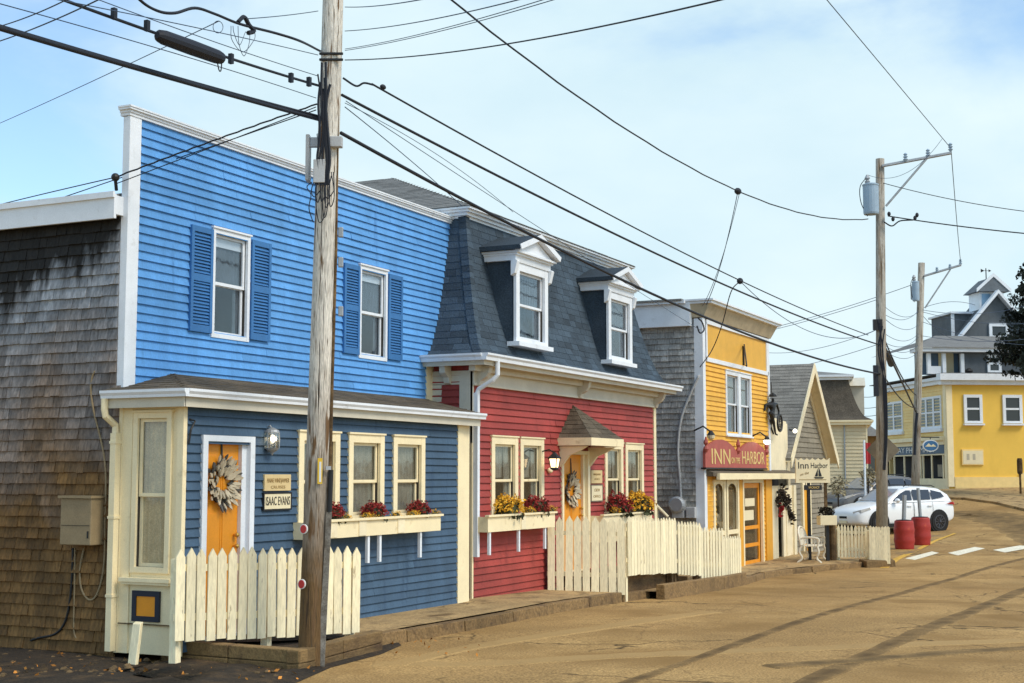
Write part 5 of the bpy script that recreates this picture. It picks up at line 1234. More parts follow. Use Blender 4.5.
# ------------------------------------------------------------------ cars
def car(name,label,loc,rz,paint):
    c = thing(name,label,'car',loc,rz,local=True)
    L_ = [(-2.26,.55,.42,.62),(-2.22,.72,.30,.72),(-2.05,.86,.22,.86),(-1.6,.91,.22,.98),(-1.1,.92,.22,1.05),(-.6,.92,.22,1.08),(.2,.92,.22,1.10),(1.0,.92,.22,1.13),(1.6,.91,.24,1.15),(2.0,.87,.30,1.13),(2.2,.80,.40,1.05),(2.27,.70,.48,.90)]
    rings=[]
    for (x,w,zb,zt) in L_:
        rings.append([(x,-w*.90,zb),(x,-w,zb+.12),(x,-w*1.0,zb+(zt-zb)*.45),(x,-w*1.0,zb+(zt-zb)*.72),(x,-w*.95,zt-.03),(x,-w*.80,zt),(x,0,zt+.05),(x,w*.80,zt),(x,w*.95,zt-.03),(x,w*1.0,zb+(zt-zb)*.72),(x,w,zb+(zt-zb)*.45),(x,w,zb+.12),(x,w*.90,zb)])
    mb = MB(); mb.loft(rings,closed=True,caps=True); body = mb.build('body', M[paint], c, smooth=True)
    sd = body.modifiers.new('s','SUBSURF'); sd.levels=1; sd.render_levels=2
    G = [(-1.0,.78,1.06,1.07),(-.62,.77,1.08,1.28),(-.15,.72,1.10,1.54),(.3,.69,1.10,1.63),(1.0,.68,1.12,1.63),(1.6,.66,1.13,1.57),(2.02,.64,1.12,1.38),(2.2,.68,1.02,1.08)]
    rings=[]
    for (x,w,zb,zt) in G: rings.append([(x,-.86 if x<2 else -.78,zb-.03),(x,-w*1.03,zb+(zt-zb)*.6),(x,-w,zt-.04*(zt-zb>.2)),(x,-w*.75,zt),(x,0,zt+.02),(x,w*.75,zt),(x,w,zt-.04*(zt-zb>.2)),(x,w*1.03,zb+(zt-zb)*.6),(x,.86 if x<2 else .78,zb-.03)])
    mb = MB(); mb.loft(rings,caps=True); mb.build('cabin', M[paint], c, smooth=True)
    for s_ in (-1,1):
        mb = MB()
        Y_ = lambda x,z: s_*(.868-(z-1.1)*.30)
        P_ = [(-.72,1.13),(.18,1.15),(.18,1.50),(-.02,1.50),(-.35,1.37)]; mb.poly([(x,Y_(x,z),z) for x,z in P_])
        P_ = [(.26,1.15),(1.05,1.17),(1.05,1.52),(.26,1.52)]; mb.poly([(x,Y_(x,z),z) for x,z in P_])
        P_ = [(1.13,1.17),(1.72,1.26),(1.60,1.42),(1.13,1.51)]; mb.poly([(x,Y_(x,z),z) for x,z in P_])
        mb.build('side_window', M['darkglass'], c, norm=False)
        mb = MB(); mb.ball((-.62,s_*1.0,1.14),.09,.11,.08,10,6); mb.build('mirror', M[paint], c, smooth=True)
        mb = MB(); mb.poly([(-2.23,s_*.56,.66),(-2.1,s_*.82,.72),(-1.72,s_*.90,.84),(-1.78,s_*.885,.90),(-2.1,s_*.78,.82),(-2.24,s_*.5,.74)]); mb.build('headlight', M['chrome'], c, norm=False)
        mb = MB(); mb.poly([(2.08,s_*.885,.98),(2.22,s_*.80,.96),(2.22,s_*.79,1.06),(2.06,s_*.87,1.08),(1.72,s_*.93,1.02)]); mb.build('tail_light', M['tail'], c, norm=False)
        mb = MB(); mb.box(-1.3,1.3,s_*.90-.03,s_*.90+.03,.2,.32); mb.build('sill_cladding', M['rubber'], c)
        mb = MB(); mb.tube([(-.0,s_*.62,1.63),(.1,s_*.62,1.69),(1.3,s_*.62,1.67),(1.45,s_*.62,1.61)],.018,6); mb.build('roof_rail', M['iron'], c)
        for x in (-.45+.65,.22,1.09):
            mb = MB(); mb.tube([(x,s_*.935,.35),(x,s_*.945,.8),(x,s_*.90,1.08)],.006,4); mb.build('door_seam', M['iron'], c)
        for x in (-.1,.85):
            mb = MB(); mb.box(x,x+.2,s_*.935-.02,s_*.935+.02,.93,.96); mb.build('door_handle', M[paint], c)
        for x in (-1.38,1.36):
            Mx = Matrix.Rotation(math.pi/2,3,'X'); w_ = thing('w','','',(0,0,0)) if False else None
            mb = MB(); mb.lathe([(.44,-.03),(.44,.02),(.41,.03)],(x,s_*.91,.37),24,Mx); ar_=mb.build('wheel_arch', M['rubber'], c)
            mb = MB(); mb.lathe([(.22,-.10),(.35,-.10),(.365,-.06),(.365,.06),(.35,.10),(.22,.10)],(x,s_*.86,.36),28,Mx); wh = mb.build('wheel', M['rubber'], c, smooth=False)
            mb = MB(); yy = s_*.965
            mb.tube([(x+.235*math.cos(a),yy-s_*.005,.36+.235*math.sin(a)) for a in [2*math.pi*k/24 for k in range(25)]],.02,6)
            for k in range(10):
                a = 2*math.pi*k/10; mb.tube([(x,yy-s_*.01,.36),(x+.23*math.cos(a),yy,.36+.23*math.sin(a))],.017,5)
            mb.ball((x,yy,.36),.05); mb.build('rim', M['rim'], wh)
    mb = MB(); mb.poly([(-.95,-.70,1.10),(-.95,.70,1.10),(-.18,.60,1.53),(-.18,-.60,1.53)]); 
    for v in mb.bm.verts: v.co += Vector((-.035,0,.025))
    mb.build('windscreen', mk('windscreen_'+paint,(.30,.30,.30),.06,spec=.8), c, norm=False)
    mb = MB(); mb.box(-2.275,-2.2,-.2,.2,.50,.58); mb.build('grille', M['rubber'], c, bevel=.01)
    mb = MB(); mb.box(-2.275,-2.26,-.2,.2,.33,.43); mb.build('number_plate', M['signcream'], c)
    return c
cw = onD(905,534,51.0); cw.z = gz(cw.x)
# heading: nose to the photograph's left and a little toward it
def heading(vec): return math.atan2(vec.y,vec.x)
ax = (RT*.90+FR_*.43)   # from nose to tail
cpos = onD(893,534,51.2); cpos.z = gz(cpos.x)
car('parked_car','white SUV with dark windows parked behind the picket fence and red barrels',cpos,heading(ax),'carwhite')
c2 = onD(872,520,57.5); c2.z = gz(c2.x)
car('parked_car','dark grey car mostly hidden behind the white SUV',c2,heading(RT*.88+FR_*.47),'cargrey')

# ------------------------------------------------------------------ far side: mansard house, brown shop, big yellow corner building
MHO = onD(868,490,58.0); MHA = HEAD-math.atan2(868-512,1397)+R(2)   # the street bends here; its front is turned away
mh = thing('mansard_house','small beige clapboard house with dark flared mansard roof beyond the cottage','house',(MHO.x,MHO.y,gz(MHO.x)),MHA,local=True)
zg0 = gz(MHO.x); ez = 2+(474.5-425)*58/1397.3-zg0
WM = lambda u,d,z: Vector((-d,u,z))
mb = MB(); clap(mb,WM,0,5.5,-.6,ez,.15,[],None,5); mb.box(.02,8,.01,5.5,-.6,ez); mb.build('wall', M['greydoorwall'], mh)
mb = MB(); mb.box(-.03,.2,-.03,.03,-.6,ez); mb.build('corner_board', M['cream'], mh)
mb = MB(); mb.box(-.25,8.2,-.2,5.7,ez,ez+.12); mb.box(-.32,8.3,-.28,5.8,ez+.12,ez+.2); mb.build('cornice', M['cream'], mh)
mb = MB(); rings=[]
for k in range(13):
    q_ = k/12; i_ = q_**.45; z = ez+.2+1.75*q_; rings.append([(-.3+.85*i_,5.7,z),(-.3+.85*i_,-.26+.95*i_,z),(8.2-.95*i_,-.26+.95*i_,z),(8.2-.95*i_,5.7,z)])
mb.loft(rings); mb.build('mansard_roof', mk('dark_mansard_shingle',(.085,.070,.052),.9,noise=.3,ns=3,fine=.4,fs=20,bump=.5), mh)
mb = MB(); mb.box(.45,7.3,.6,5.6,ez+1.93,ez+2.05); mb.box(.3,7.4,.45,5.6,ez+2.05,ez+2.14); mb.build('roof_cornice', M['white'], mh)
mb = MB(); mb.prism([(.3,.5,ez+2.14),(7.4,.5,ez+2.14),(4,2.4,ez+2.6)],[(.3,5.6,ez+2.14),(7.4,5.6,ez+2.14),(4,5.6,ez+2.6)]); mb.build('roof', M['greyroof'], mh)
mb = MB(); mb.box(2,3.2,.0,1.2,ez+.5,ez+1.75); mb.prism([(1.8,-.06,ez+1.75),(3.4,-.06,ez+1.75),(2.6,-.06,ez+2.15)],[(1.8,1.2,ez+1.75),(3.4,1.2,ez+1.75),(2.6,1.2,ez+2.15)]); mb.build('dormer', M['frieze'], mh)
mb = MB(); mb.tube([WM(.9,.05,-.2),WM(.9,.05,ez)],.03); mb.build('conduit', M['galv'], mh)
bs_ = onD(871,490,64); br = thing('brown_shop','low brown shingled shop with grey gable roof behind the second utility pole','shop',(bs_.x,bs_.y,gz(bs_.x)))
cbz = cam_plane(bs_,-.2)
mb = MB(); zb_=gz(bs_.x); zt_ = 3.75
mb.mbox(cbz,-.9,.45,-4,0,zb_-.4,zt_); mb.build('wall', M['brownwall'], br)
mb = MB(); mb.prism([cbz(-1.1,.3,zt_),cbz(.65,.3,zt_),cbz(-.2,-2,zt_+.8)],[cbz(-1.1,-4.2,zt_),cbz(.65,-4.2,zt_),cbz(-.2,-2.2,zt_+.8)]); mb.build('roof', M['greyroof'], br)
mb = MB(); mb.mbox(cbz,-.5,.2,0,.03,zb_+.3,zb_+2.1); mb.build('window', M['darkglass'], br)
b0 = onD(864.5,460,53); mb = MB(); mb.tube([(b0.x,b0.y,gz(b0.x)),(b0.x,b0.y,3.3)],.04); pst = thing('banner_pole','white post carrying a narrow red banner beside the mansard house','banner',(b0.x,b0.y,gz(b0.x)))
mb.build('post', M['white'], pst); mb = MB(); cbb=cam_plane(b0,.3)
rings=[[cbb(.05+.2*k/6,.03*math.sin(k*1.3),z) for k in range(7)] for z in (2.4,2.75,3.2)]; mb.loft(rings); mb.build('cloth', M['banner'], pst, norm=False)
# shrubs at the car
for px,py,D,l in ((838,486,52,'pale dry shrub behind the white car bonnet'),(868,478,54,'pale dry shrub at the foot of the banner post')):
    c = onD(px,py,D); t = thing('shrub',l,'shrub',(c.x,c.y,gz(c.x)))
    mb = MB()
    for k in range(220):
        v = Vector((random.gauss(0,1),random.gauss(0,1),random.gauss(0,1))).normalized()*random.uniform(.15,.42); mb.leaf(c+v,.07)
    mb.build('leaves', mk('dry_leaves_'+str(px),(.30,.25,.15),.9,rnd=.6), t); mb = MB(); mb.tube([(c.x,c.y,gz(c.x)),c],.03); mb.build('stem', M['bark'], t)

# corner building with pharmacy front
def far_glass(): return bpy.data.materials.get('far_window_glass') or mk('far_window_glass',(.03,.034,.04),.12)
def dark_window(parent,m,u0,u1,z0,z1,k=.15):
    f=MB(); f.mbox(m,u0,u0+k,0,.09,z0,z1); f.mbox(m,u1-k,u1,0,.09,z0,z1); f.mbox(m,u0+k,u1-k,0,.087,z1-k,z1); f.mbox(m,u0+k,u1-k,0,.087,z0,z0+k*.7); f.mbox(m,u0+k,u1-k,.02,.07,(z0+z1)/2-.05,(z0+z1)/2+.05)
    fo=f.build('window',M['white'],parent)
    for (p,q) in ((z0+k*.7,(z0+z1)/2-.05),((z0+z1)/2+.05,z1-k)):
        g_=MB(); g_.mbox(m,u0+k,u1-k,.02,.035,p,q); g_.build('pane',far_glass(),fo)
DP = 70.0; O = onD(949,490,DP); av = FR_*.995-RT*.101; bv = FR_*.101+RT*.995
LW = lambda u,d,z: Vector((O.x,O.y,0))+av*u-bv*d+Vector((0,0,z))
RW = lambda u,d,z: Vector((O.x,O.y,0))+bv*u-av*d+Vector((0,0,z))
def lu(px,py,z=None):
    """distance along the left wall for a sight line"""
    lo,hi=0,12
    for _ in range(40):
        m=(lo+hi)/2; p=LW(m,0,3); f=p.x*CH+p.y*SH; r=p.x*SH-p.y*CH; x=512+1397.3*r/f
        if x>px: lo=m
        else: hi=m
    return (lo+hi)/2
def ru(px): return (px-949)/1397.3*DP/(.995-.101*(px-512)/1397.3)
def zl(py,f): return 2+(474.5-py)*f/1397.3
zb = gz(O.x)
pw = thing('corner_building','big mustard yellow corner building with pharmacy front and grey shingled upper storey','building',(O.x,O.y,zb))
ZT=6.85; LEN=lu(884,400)
mb = MB(); mb.mbox(RW,0.02,12,-.15,0,zb-.4,6.5); mb.build('side_wall', M['buttery'], pw)
mb = MB(); clap(mb,LW,.2,LEN,4.0,6.5,.16,[],None,4); mb.mbox(LW,.16,LEN,-.12,-.01,3.3,6.6); mb.build('front_wall', M['paleyellow'], pw)
mb = MB(); mb.mbox(LW,0,.3,-.1,.06,zb-.3,6.6); mb.mbox(RW,-.03,.28,0,.06,zb+.2,6.5); mb.build('corner_board', M['cream'], pw)
mb = MB(); mb.mbox(LW,-.1,LEN+.2,-.1,.25,6.55,6.75); mb.mbox(LW,-.2,LEN+.3,-.1,.38,6.75,6.9); mb.mbox(RW,-.35,12,-.1,.22,6.5,6.72); mb.mbox(RW,-.45,12,-.1,.40,6.72,7.05); mb.build('cornice', M['white'], pw)
mb = MB(); mb.mbox(RW,.3,1.95*1.0+1.75,.0,.08,zb-.4,zl(477,DP)); mb.mbox(RW,3.7,12,.0,.085,zb-.2,zl(473,DP)); mb.build('plinth', M['paleyellow'], pw)
for a,b in ((966,984.5),(1005,1024.5),(1046,1065)):
    u0,u1=ru(a),ru(b); z0,z1=zl(423,DP),zl(394.5,DP)
    dark_window(pw,RW,u0,u1,z0,z1)
    mb = MB(); mb.mbox(RW,u0-.05,u1+.05,0,.20,z0-.12,z0-.03); mb.build('window_shelf', M['white'], pw)
def casement(u0,u1,z0,z1,n,nm='window'):
    f=MB(); k=.12; f.mbox(LW,u0,u0+k,0,.07,z0,z1); f.mbox(LW,u1-k,u1,0,.07,z0,z1); f.mbox(LW,u0+k,u1-k,0,.067,z1-k,z1); f.mbox(LW,u0+k,u1-k,0,.067,z0,z0+k); f.mbox(LW,u0-.1,u1+.1,0,.16,z0-.18,z0)
    w_=(u1-u0-k)/n
    for i in range(1,n): x=u0+k/2+w_*i; f.mbox(LW,x-.10,x+.10,0,.06,z0+k,z1-k)
    f.mbox(LW,u0+k,u1-k,.02,.055,(z0+z1)/2-.04,(z0+z1)/2+.04)
    fo=f.build(nm,M['white'],pw)
    for i in range(n):
        x=u0+k/2+w_*i; g_=MB(); g_.mbox(LW,x+.11,x+w_-.11,.024,.03,z0+k,z1-k); g_.build('pane',far_glass(),fo)
casement(lu(944,400),lu(921,400),4.35,6.0,3); casement(lu(905,400),lu(887,400),4.35,6.0,2)
# storefront
mb = MB(); mb.mbox(LW,.25,LEN,-.1,.30,3.72,3.92); mb.mbox(LW,.25,LEN,-.1,.12,3.5,3.72); mb.mbox(LW,.3,LEN,0,.05,zb-.3,zb+.6); mb.mbox(LW,.3,LEN,.0,.06,2.98,3.05); mb.build('shop_cornice', M['cream'], pw)
fb_ = MB(); fb_.mbox(LW,.3,LEN,-.05,.08,3.05,3.5); fb_=fb_.build('fascia', M['signblue'], pw)
text('THE BAY PHARMACY','lettering',M['greyink'],pw,LW(lu(911,410),.09,3.27),LW(0,0,0)-LW(1,0,0),(0,0,1),width=lu(887,400)-lu(938,400),size=.42)
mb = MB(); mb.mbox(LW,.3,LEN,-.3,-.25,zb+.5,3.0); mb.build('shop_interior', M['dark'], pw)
for px in (944,932.5,924,921.5,905,895,887):
    mb = MB(); x=lu(px,450); mb.mbox(LW,x-.06,x+.06,-.02,.04,zb+.5,3.0); mb.build('shop_mullion', M['cream'], pw)
mb = MB(); mb.mbox(LW,lu(944,450),lu(935,450),-.2,-.15,zb+.7,2.5); mb.build('window_display', M['curtain'], pw)
mb = MB(); mb.mbox(LW,LEN,LEN+.1,-8,0,zb,6.6); mb.mbox(RW,0,12,-8,-7.9,zb,6.6); mb.build('rear_wall', M['paleyellow'], pw)
mb = MB(); mb.prism([RW(-.3,.3,7.05),RW(12,.3,7.05),RW(12,-10,7.06),RW(-.3,-10,7.06)],[RW(-.3,.3,7.09),RW(12,.3,7.09),RW(12,-10,7.1),RW(-.3,-10,7.1)]); mb.build('flat_roof', M['greyroof'], pw)
# oval hanging sign and notice board
c = LW(.35,.75,zl(445.5,69.6)); cov=cam_plane(c,0); ov = thing('oval_sign','blue and white oval hanging sign at the pharmacy corner','sign',c)
ring=lambda a,b,d:[cov(a*math.cos(t),d,c.z+b*math.sin(t)) for t in [2*math.pi*k/28 for k in range(28)]]
mb = MB(); mb.prism(ring(.40,.30,-.04),ring(.40,.30,.04)); mb.build('board', M['greyink'], ov); mb = MB(); mb.prism(ring(.35,.25,.04),ring(.35,.25,.05)); mb.build('disc', mk('oval_sign_blue',(.05,.16,.33),.5), ov)
mb = MB(); mb.prism([cov(u,.05,c.z+z) for u,z in ((-.28,-.05),(-.1,.12),(.02,.0),(.12,.08),(.28,-.05))],[cov(u,.058,c.z+z) for u,z in ((-.28,-.05),(-.1,.12),(.02,.0),(.12,.08),(.28,-.05))]); mb.build('emblem', M['signcream'], ov)
mb = MB(); mb.tube([cov(0,0,c.z+.30),cov(0,0,c.z+.42)],.02); mb.tube([cov(-.45,0,c.z+.42),cov(.45,0,c.z+.42)],.025); mb.build('hanger', M['iron'], ov)
nb = thing('notice_board','pale framed notice board on the mustard yellow side wall','notice board',RW(ru(973),0,2.4))
mb = MB(); mb.mbox(RW,ru(962.5),ru(984),0,.08,zl(465,DP),zl(449.5,DP)); mb.build('board', M['paleyellow'], nb)
mb = MB(); mb.mbox(RW,ru(963.5),ru(983),.08,.09,zl(464,DP),zl(451,DP)); mb.build('papers', M['signcream'], nb)
for k in range(2):
    mb = MB(); x=ru(967+k*6); mb.mbox(RW,x,x+.14,.09,.095,zl(460,DP),zl(454,DP)); mb.build('notice', mk('grey_notice_print'+str(k),(.45,.40,.30),.8), nb)

# grey upper house with porch, gable and cupola
uh = thing('hilltop_house','grey shingled house with white porch, big gable and cupola above the yellow building','house',RW(3,-3,7.1))
f1=DP+.6
mb = MB(); mb.mbox(RW,1.3,12,-4,-.8,7.1,8.35); mb.build('storey_wall', M['greywall'], uh)
mb = MB(); mb.mbox(RW,-1.0,1.3,-1.5,-1.45,7.1,8.3); mb.build('porch_back_wall', M['bluewall'], uh)
mb = MB(); mb.mbox(RW,.25,1.05,-1.44,-1.40,7.1,8.25); mb.build('porch_door', M['signcream'], uh)
for u in (-.55,.25,1.22): 
    mb = MB(); mb.mbox(RW,u-.09,u+.09,-.85,-.68,7.1,8.15); mb.build('porch_post', M['white'], uh)
mb = MB(); mb.mbox(RW,-.6,.1,-.82,-.75,7.1,7.5)
mb.mbox(RW,-1.2,12,-1.6,-.4,8.22,8.42); mb.build('porch_fascia', M['white'], uh)
mb = MB(); mb.prism([RW(-1.3,-.3,8.42),RW(12,-.3,8.42),RW(12,-4,9.35),RW(1.2,-4,9.35)],[RW(-1.3,-.35,8.47),RW(12,-.35,8.47),RW(12,-4.05,9.4),RW(1.2,-4.05,9.4)]); mb.poly([RW(-1.3,-.3,8.43),RW(1.2,-4,9.36),RW(-1.3,-7,8.43)]); mb.build('porch_roof', M['greyroof'], uh)
def gx(px,D): k_=(px-512)/1397.3; return (k_*(DP+.995*D)-(21.9-.101*D))/(.995-.101*k_)
def gzz(py,D): return 2+(474.5-py)*(DP+.995*D+.25)/1397.3
fg_=75.2
gu=lambda px:((px-512)/1397.3*fg_-21.4)/.995
gz_=lambda py: 2+(474.5-py)*fg_/1397.3
pl,pp=(gu(961),gz_(340)),(gu(1004),gz_(291)); prr=(2*pp[0]-pl[0],pl[1])
mb = MB(); mb.prism([RW(pl[0]+.1,-5,7.1),RW(prr[0],-5,7.1),RW(prr[0],-5,pl[1]),RW(pp[0],-5,pp[1]),RW(pl[0]+.1,-5,pl[1])],[RW(pl[0]+.1,-7.4,7.1),RW(prr[0],-7.4,7.1),RW(prr[0],-7.4,pl[1]),RW(pp[0],-7.4,pp[1]),RW(pl[0]+.1,-7.4,pl[1])]); mb.build('gable_wall', M['greywall'], uh)
mb = MB()
for (p,q_) in ((pl,pp),(prr,pp)): mb.prism([RW(p[0],-4.6,p[1]-.05),RW(q_[0],-4.6,q_[1]-.05),RW(q_[0],-4.6,q_[1]+.15),RW(p[0],-4.6,p[1]+.15)],[RW(p[0],-5,p[1]-.05),RW(q_[0],-5,q_[1]-.05),RW(q_[0],-5,q_[1]+.15),RW(p[0],-5,p[1]+.15)])
mb.build('rake_board', M['white'], uh)
dark_window(uh,lambda u,d,z:RW(u,-4.99+d,z),gu(995.5),gu(1016),gz_(349),gz_(322),.17)
dark_window(uh,lambda u,d,z:RW(u,-.79+d,z),ru(996)+.1,ru(1012),7.2,8.1,.14)
mb = MB(); mb.mbox(RW,gx(957,6.2),gx(1001,6.2),-9,-6.2,9.2,gz_(310)); mb.build('wing_wall', M['greywall'], uh)
mb = MB(); mb.mbox(RW,gx(955,6.2),gx(1003,6.2),-9.2,-6.0,gz_(310),gz_(308)); mb.mbox(RW,gx(957,6.2)-.05,gx(957,6.2)+.12,-6.2,-6.12,9.2,gz_(310)); mb.mbox(RW,gx(957,6.2),gu(968),-6.3,-5.9,gz_(345),gz_(336)); mb.build('wing_trim', M['white'], uh)
cu0,cu1=gx(986,5.4),gx(1010,5.4); cz=gzz(312,5.4)
mb = MB(); mb.mbox(RW,cu0,cu1,-6.8,-5.4,cz-1.0,gzz(290,5.4)); mb.build('cupola', M['white'], uh); cup=[o for o in uh.children if o.name.startswith('cupola')][0]
for k in range(2):
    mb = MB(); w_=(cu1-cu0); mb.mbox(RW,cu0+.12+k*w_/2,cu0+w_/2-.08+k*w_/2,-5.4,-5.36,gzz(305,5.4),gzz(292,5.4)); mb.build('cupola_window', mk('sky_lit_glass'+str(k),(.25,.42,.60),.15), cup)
cm=(cu0+cu1)/2; mb = MB(); mb.prism([RW(cu0-.25,-5.1,gzz(290,5.4)),RW(cu1+.25,-5.1,gzz(290,5.4)),RW(cm,-5.1,gzz(275,5.4))],[RW(cu0-.25,-7.0,gzz(290,5.4)),RW(cu1+.25,-7.0,gzz(290,5.4)),RW(cm,-7.0,gzz(275,5.4))]); mb.build('cupola_roof', M['greywall'], cup)
mb = MB()
for s_ in (-1,1): 
    xe=cm+s_*(cu1-cm+.3); mb.prism([RW(xe,-5.05,gzz(290,5.4)-.05),RW(cm,-5.05,gzz(275,5.4)),RW(cm,-5.05,gzz(275,5.4)+.2),RW(xe,-5.05,gzz(290,5.4)+.15)],[RW(xe,-5.12,gzz(290,5.4)-.05),RW(cm,-5.12,gzz(275,5.4)),RW(cm,-5.12,gzz(275,5.4)+.2),RW(xe,-5.12,gzz(290,5.4)+.15)])
mb.build('cupola_trim', M['white'], cup)
mb = MB(); mb.tube([RW(cm,-6,gzz(275,5.4)),RW(cm,-6,gzz(264,5.4))],.03,5); mb.tube([RW(cm-.3,-6,gzz(266.5,5.4)),RW(cm+.22,-6,gzz(266.5,5.4))],.012,5); mb.poly([RW(cm-.3,-6,gzz(264.5,5.4)),RW(cm-.3,-6,gzz(268.5,5.4)),RW(cm-.08,-6,gzz(266.5,5.4))]); mb.poly([RW(cm+.15,-6,gzz(265,5.4)),RW(cm+.15,-6,gzz(268,5.4)),RW(cm+.32,-6,gzz(266.5,5.4))]); mb.build('weathervane', M['iron'], cup)
mb = MB(); c=onD(969,371,70.4); mb.ball(c,.25,.2,.15); mb.lathe([(.12,-.3),(.18,-.05)],c,10); tag(mb.build('flower_pot', M['iron']),'dark pot of flowers on the porch ledge above the yellow building','flower pot')

# dark conifer leaning in at the right
tc_ = onD(1052,480,64); tz = gz(tc_.x)
cf = thing('conifer','tall dark conifer at the right edge in front of the grey house','tree',(tc_.x,tc_.y,tz))
mb = MB(); mb.tube([(tc_.x,tc_.y,tz-.2),(tc_.x+.05,tc_.y,7),(tc_.x,tc_.y,12.9)],[.28,.2,.03],8); mb.build('trunk', M['bark'], cf)
mb = MB()
for k in range(210):
    h = random.random()**1.25; z0 = 6.3+h*6.6; ln = (1-h)**.8*2.75*random.uniform(.72,1.08)+.25; a = random.uniform(0,2*math.pi)
    base = Vector((tc_.x,tc_.y,z0)); dv = Vector((math.cos(a),math.sin(a),0)); up=.18
    tip = base+dv*ln+Vector((0,0,ln*up-.15*ln*ln*.12)); mb.tube([base,base.lerp(tip,.5)+Vector((0,0,-.05)),tip],[.035,.02,.006],4)
    for j in range(int(24+ln*62)):
        t = random.uniform(.12,1.0); p = base.lerp(tip,t); sd_ = Vector((-dv.y,dv.x,0))*random.gauss(0,.24*(1.15-t)+.06)
        mb.leaf(p+sd_+Vector((0,0,random.gauss(-.03,.09))), random.uniform(.06,.13), tuple(dv))
mb.build('crown', M['pine'], cf)
mb = MB(); c=onD(1020.5,487,66); zg_=gz(c.x); mb.tube([(c.x,c.y,zg_),(c.x,c.y,zg_+1.0)],.05); mb.lathe([(.1,.95),(.13,1.05),(.13,1.6),(.1,1.7)],(c.x,c.y,zg_),10); tag(mb.build('parking_post', M['timber']),'dark short post standing at the right edge of the pavement','post')
# ------------------------------------------------------------------ utility poles
PD = 14.15
pb_ = onG(311,667); PD = pb_.x*CH+pb_.y*SH
def pax(px,py,D=None): return onD(px,py,D or PD)
ptop = pax(340,-330)
P1 = thing('utility_pole','big weathered grey wooden utility pole at the left foreground','utility pole',(pb_.x,pb_.y,pb_.z))
pc = [Vector((pb_.x,pb_.y,pb_.z-.3)),pax(313.5,600),pax(318,470),pax(322.5,330),pax(327.5,170),pax(333,0),ptop]
mb = MB()
rad=[.152,.148,.142,.138,.130,.124,.11]
cps = bezier_pts(pc,6); rr_ = [rad[0]+(rad[-1]-rad[0])*i/(len(cps)-1) for i in range(len(cps))]
mb.tube(cps,rr_,28); mb.build('pole', M['pole'], P1, smooth=True)
nx = RT; tow = -FR_
def on_pole(px,py,out=.0): return onD(px,py,PD-.15-out)
# splits and dark checks: narrow tar-stained battens and staples on the right side
mb = MB(); mb.tube([onD(338.5,100,PD-.05),onD(336,250,PD-.05),onD(331.5,400,PD-.05),onD(330,470,PD-.05)],[.006,.016,.02,.02],6); mb.build('ground_wire', M['timber'], P1)
mb = MB(); 
A,B = onD(329,512,PD-.12),onD(321,668,PD-.1)
n=Vector(tow)*.03; s2=RT*.035
mb.hexa([B-s2,B+s2,B+s2-n,B-s2-n,A-s2*.8,A+s2*.8,A+s2*.8-n,A-s2*.8-n]); mb.build('guard_strip', mk('grey_guard_strip',(.22,.20,.17),.7,noise=.4,ns=8,fine=.3,col2=(.09,.065,.04),c2s=5), P1)
mb = MB(); mb.tube([onD(331,470,PD-.08),onD(329.5,512,PD-.1)],.028,8); mb.build('cable_riser', M['iron'], P1)
for px,py in ((304.3,529),(302.3,584)):
    c = on_pole(px,py,-.005); t_ = (c-Vector((pb_.x,pb_.y,c.z))).normalized()
    cp = cam_plane(c,-.35)
    mb = MB(); mb.prism([cp(.046*math.cos(a),0,c.z+.053*math.sin(a)) for a in [2*math.pi*k/16 for k in range(16)]],[cp(.046*math.cos(a),.02,c.z+.053*math.sin(a)) for a in [2*math.pi*k/16 for k in range(16)]]); mo = mb.build('reflector', M['greyink'], P1)
    mb = MB(); mb.prism([cp(.036*math.cos(a),.02,c.z+.045*math.sin(a)) for a in [2*math.pi*k/16 for k in range(16)]],[cp(.036*math.cos(a),.027,c.z+.045*math.sin(a)) for a in [2*math.pi*k/16 for k in range(16)]]); mb.build('lens', M['redrefl'], mo)
c = on_pole(320,471,0); cp = cam_plane(c,.1); mb = MB(); mb.mbox(cp,-.026,.026,0,.012,c.z-.14,c.z+.14); to=mb.build('pole_tag', M['tagyellow'], P1); mb = MB(); mb.mbox(cp,-.008,.014,.012,.015,c.z-.12,c.z+.10); mb.build('tag_number', M['greyink'], to)
c = onD(328,468,PD-.13); cp=cam_plane(c,.4); mb=MB(); mb.mbox(cp,-.03,.03,0,.02,c.z-.02,c.z+.02); mb.build('pole_clamp', M['galv'], P1)
# boxes
def pbox(px0,py0,px1,py1,D,dep,mat,nm,bv=.008):
    a=onD(px0,py1,D); b=onD(px1,py0,D); cp=cam_plane(a,0); w=(b-a).dot(RT); mb=MB(); mb.mbox(cp,0,w,-dep,0,a.z,b.z); return mb.build(nm,M[mat],P1,bevel=bv)
pbox(305,134,309.5,180,PD-.12,.16,'boxgrey','back_plate'); pbox(309.5,137,320,147,PD-.1,.05,'galv','bracket'); pbox(313,159,325,182.5,PD-.22,.12,'boxgrey','terminal_box'); pbox(329.5,136,342,146.5,PD-.17,.10,'boxgrey','junction_box')
for py in (232,262,311): pbox(338,py-5,343,py+5,PD-.05,.05,'galv','step_bolt')
for py in (52,58): pbox(319,py,343,py+2.5,PD-.13,.03,'iron','strap')
mb = MB()
random.seed(11)
for k in range(7):
    x = 318+k*1.7; pts=[on_pole(x+random.uniform(-2,2),60+random.uniform(-6,30),.03),on_pole(x+random.uniform(-3,3)+1,105,.05),on_pole(x+random.uniform(-2,2)+1,135,.06),on_pole(x-1+random.uniform(-2,3),160,.06),on_pole(x-2+random.uniform(-4,6),185,.05)]
    mb.tube(bezier_pts(pts,6),random.uniform(.008,.016),5)
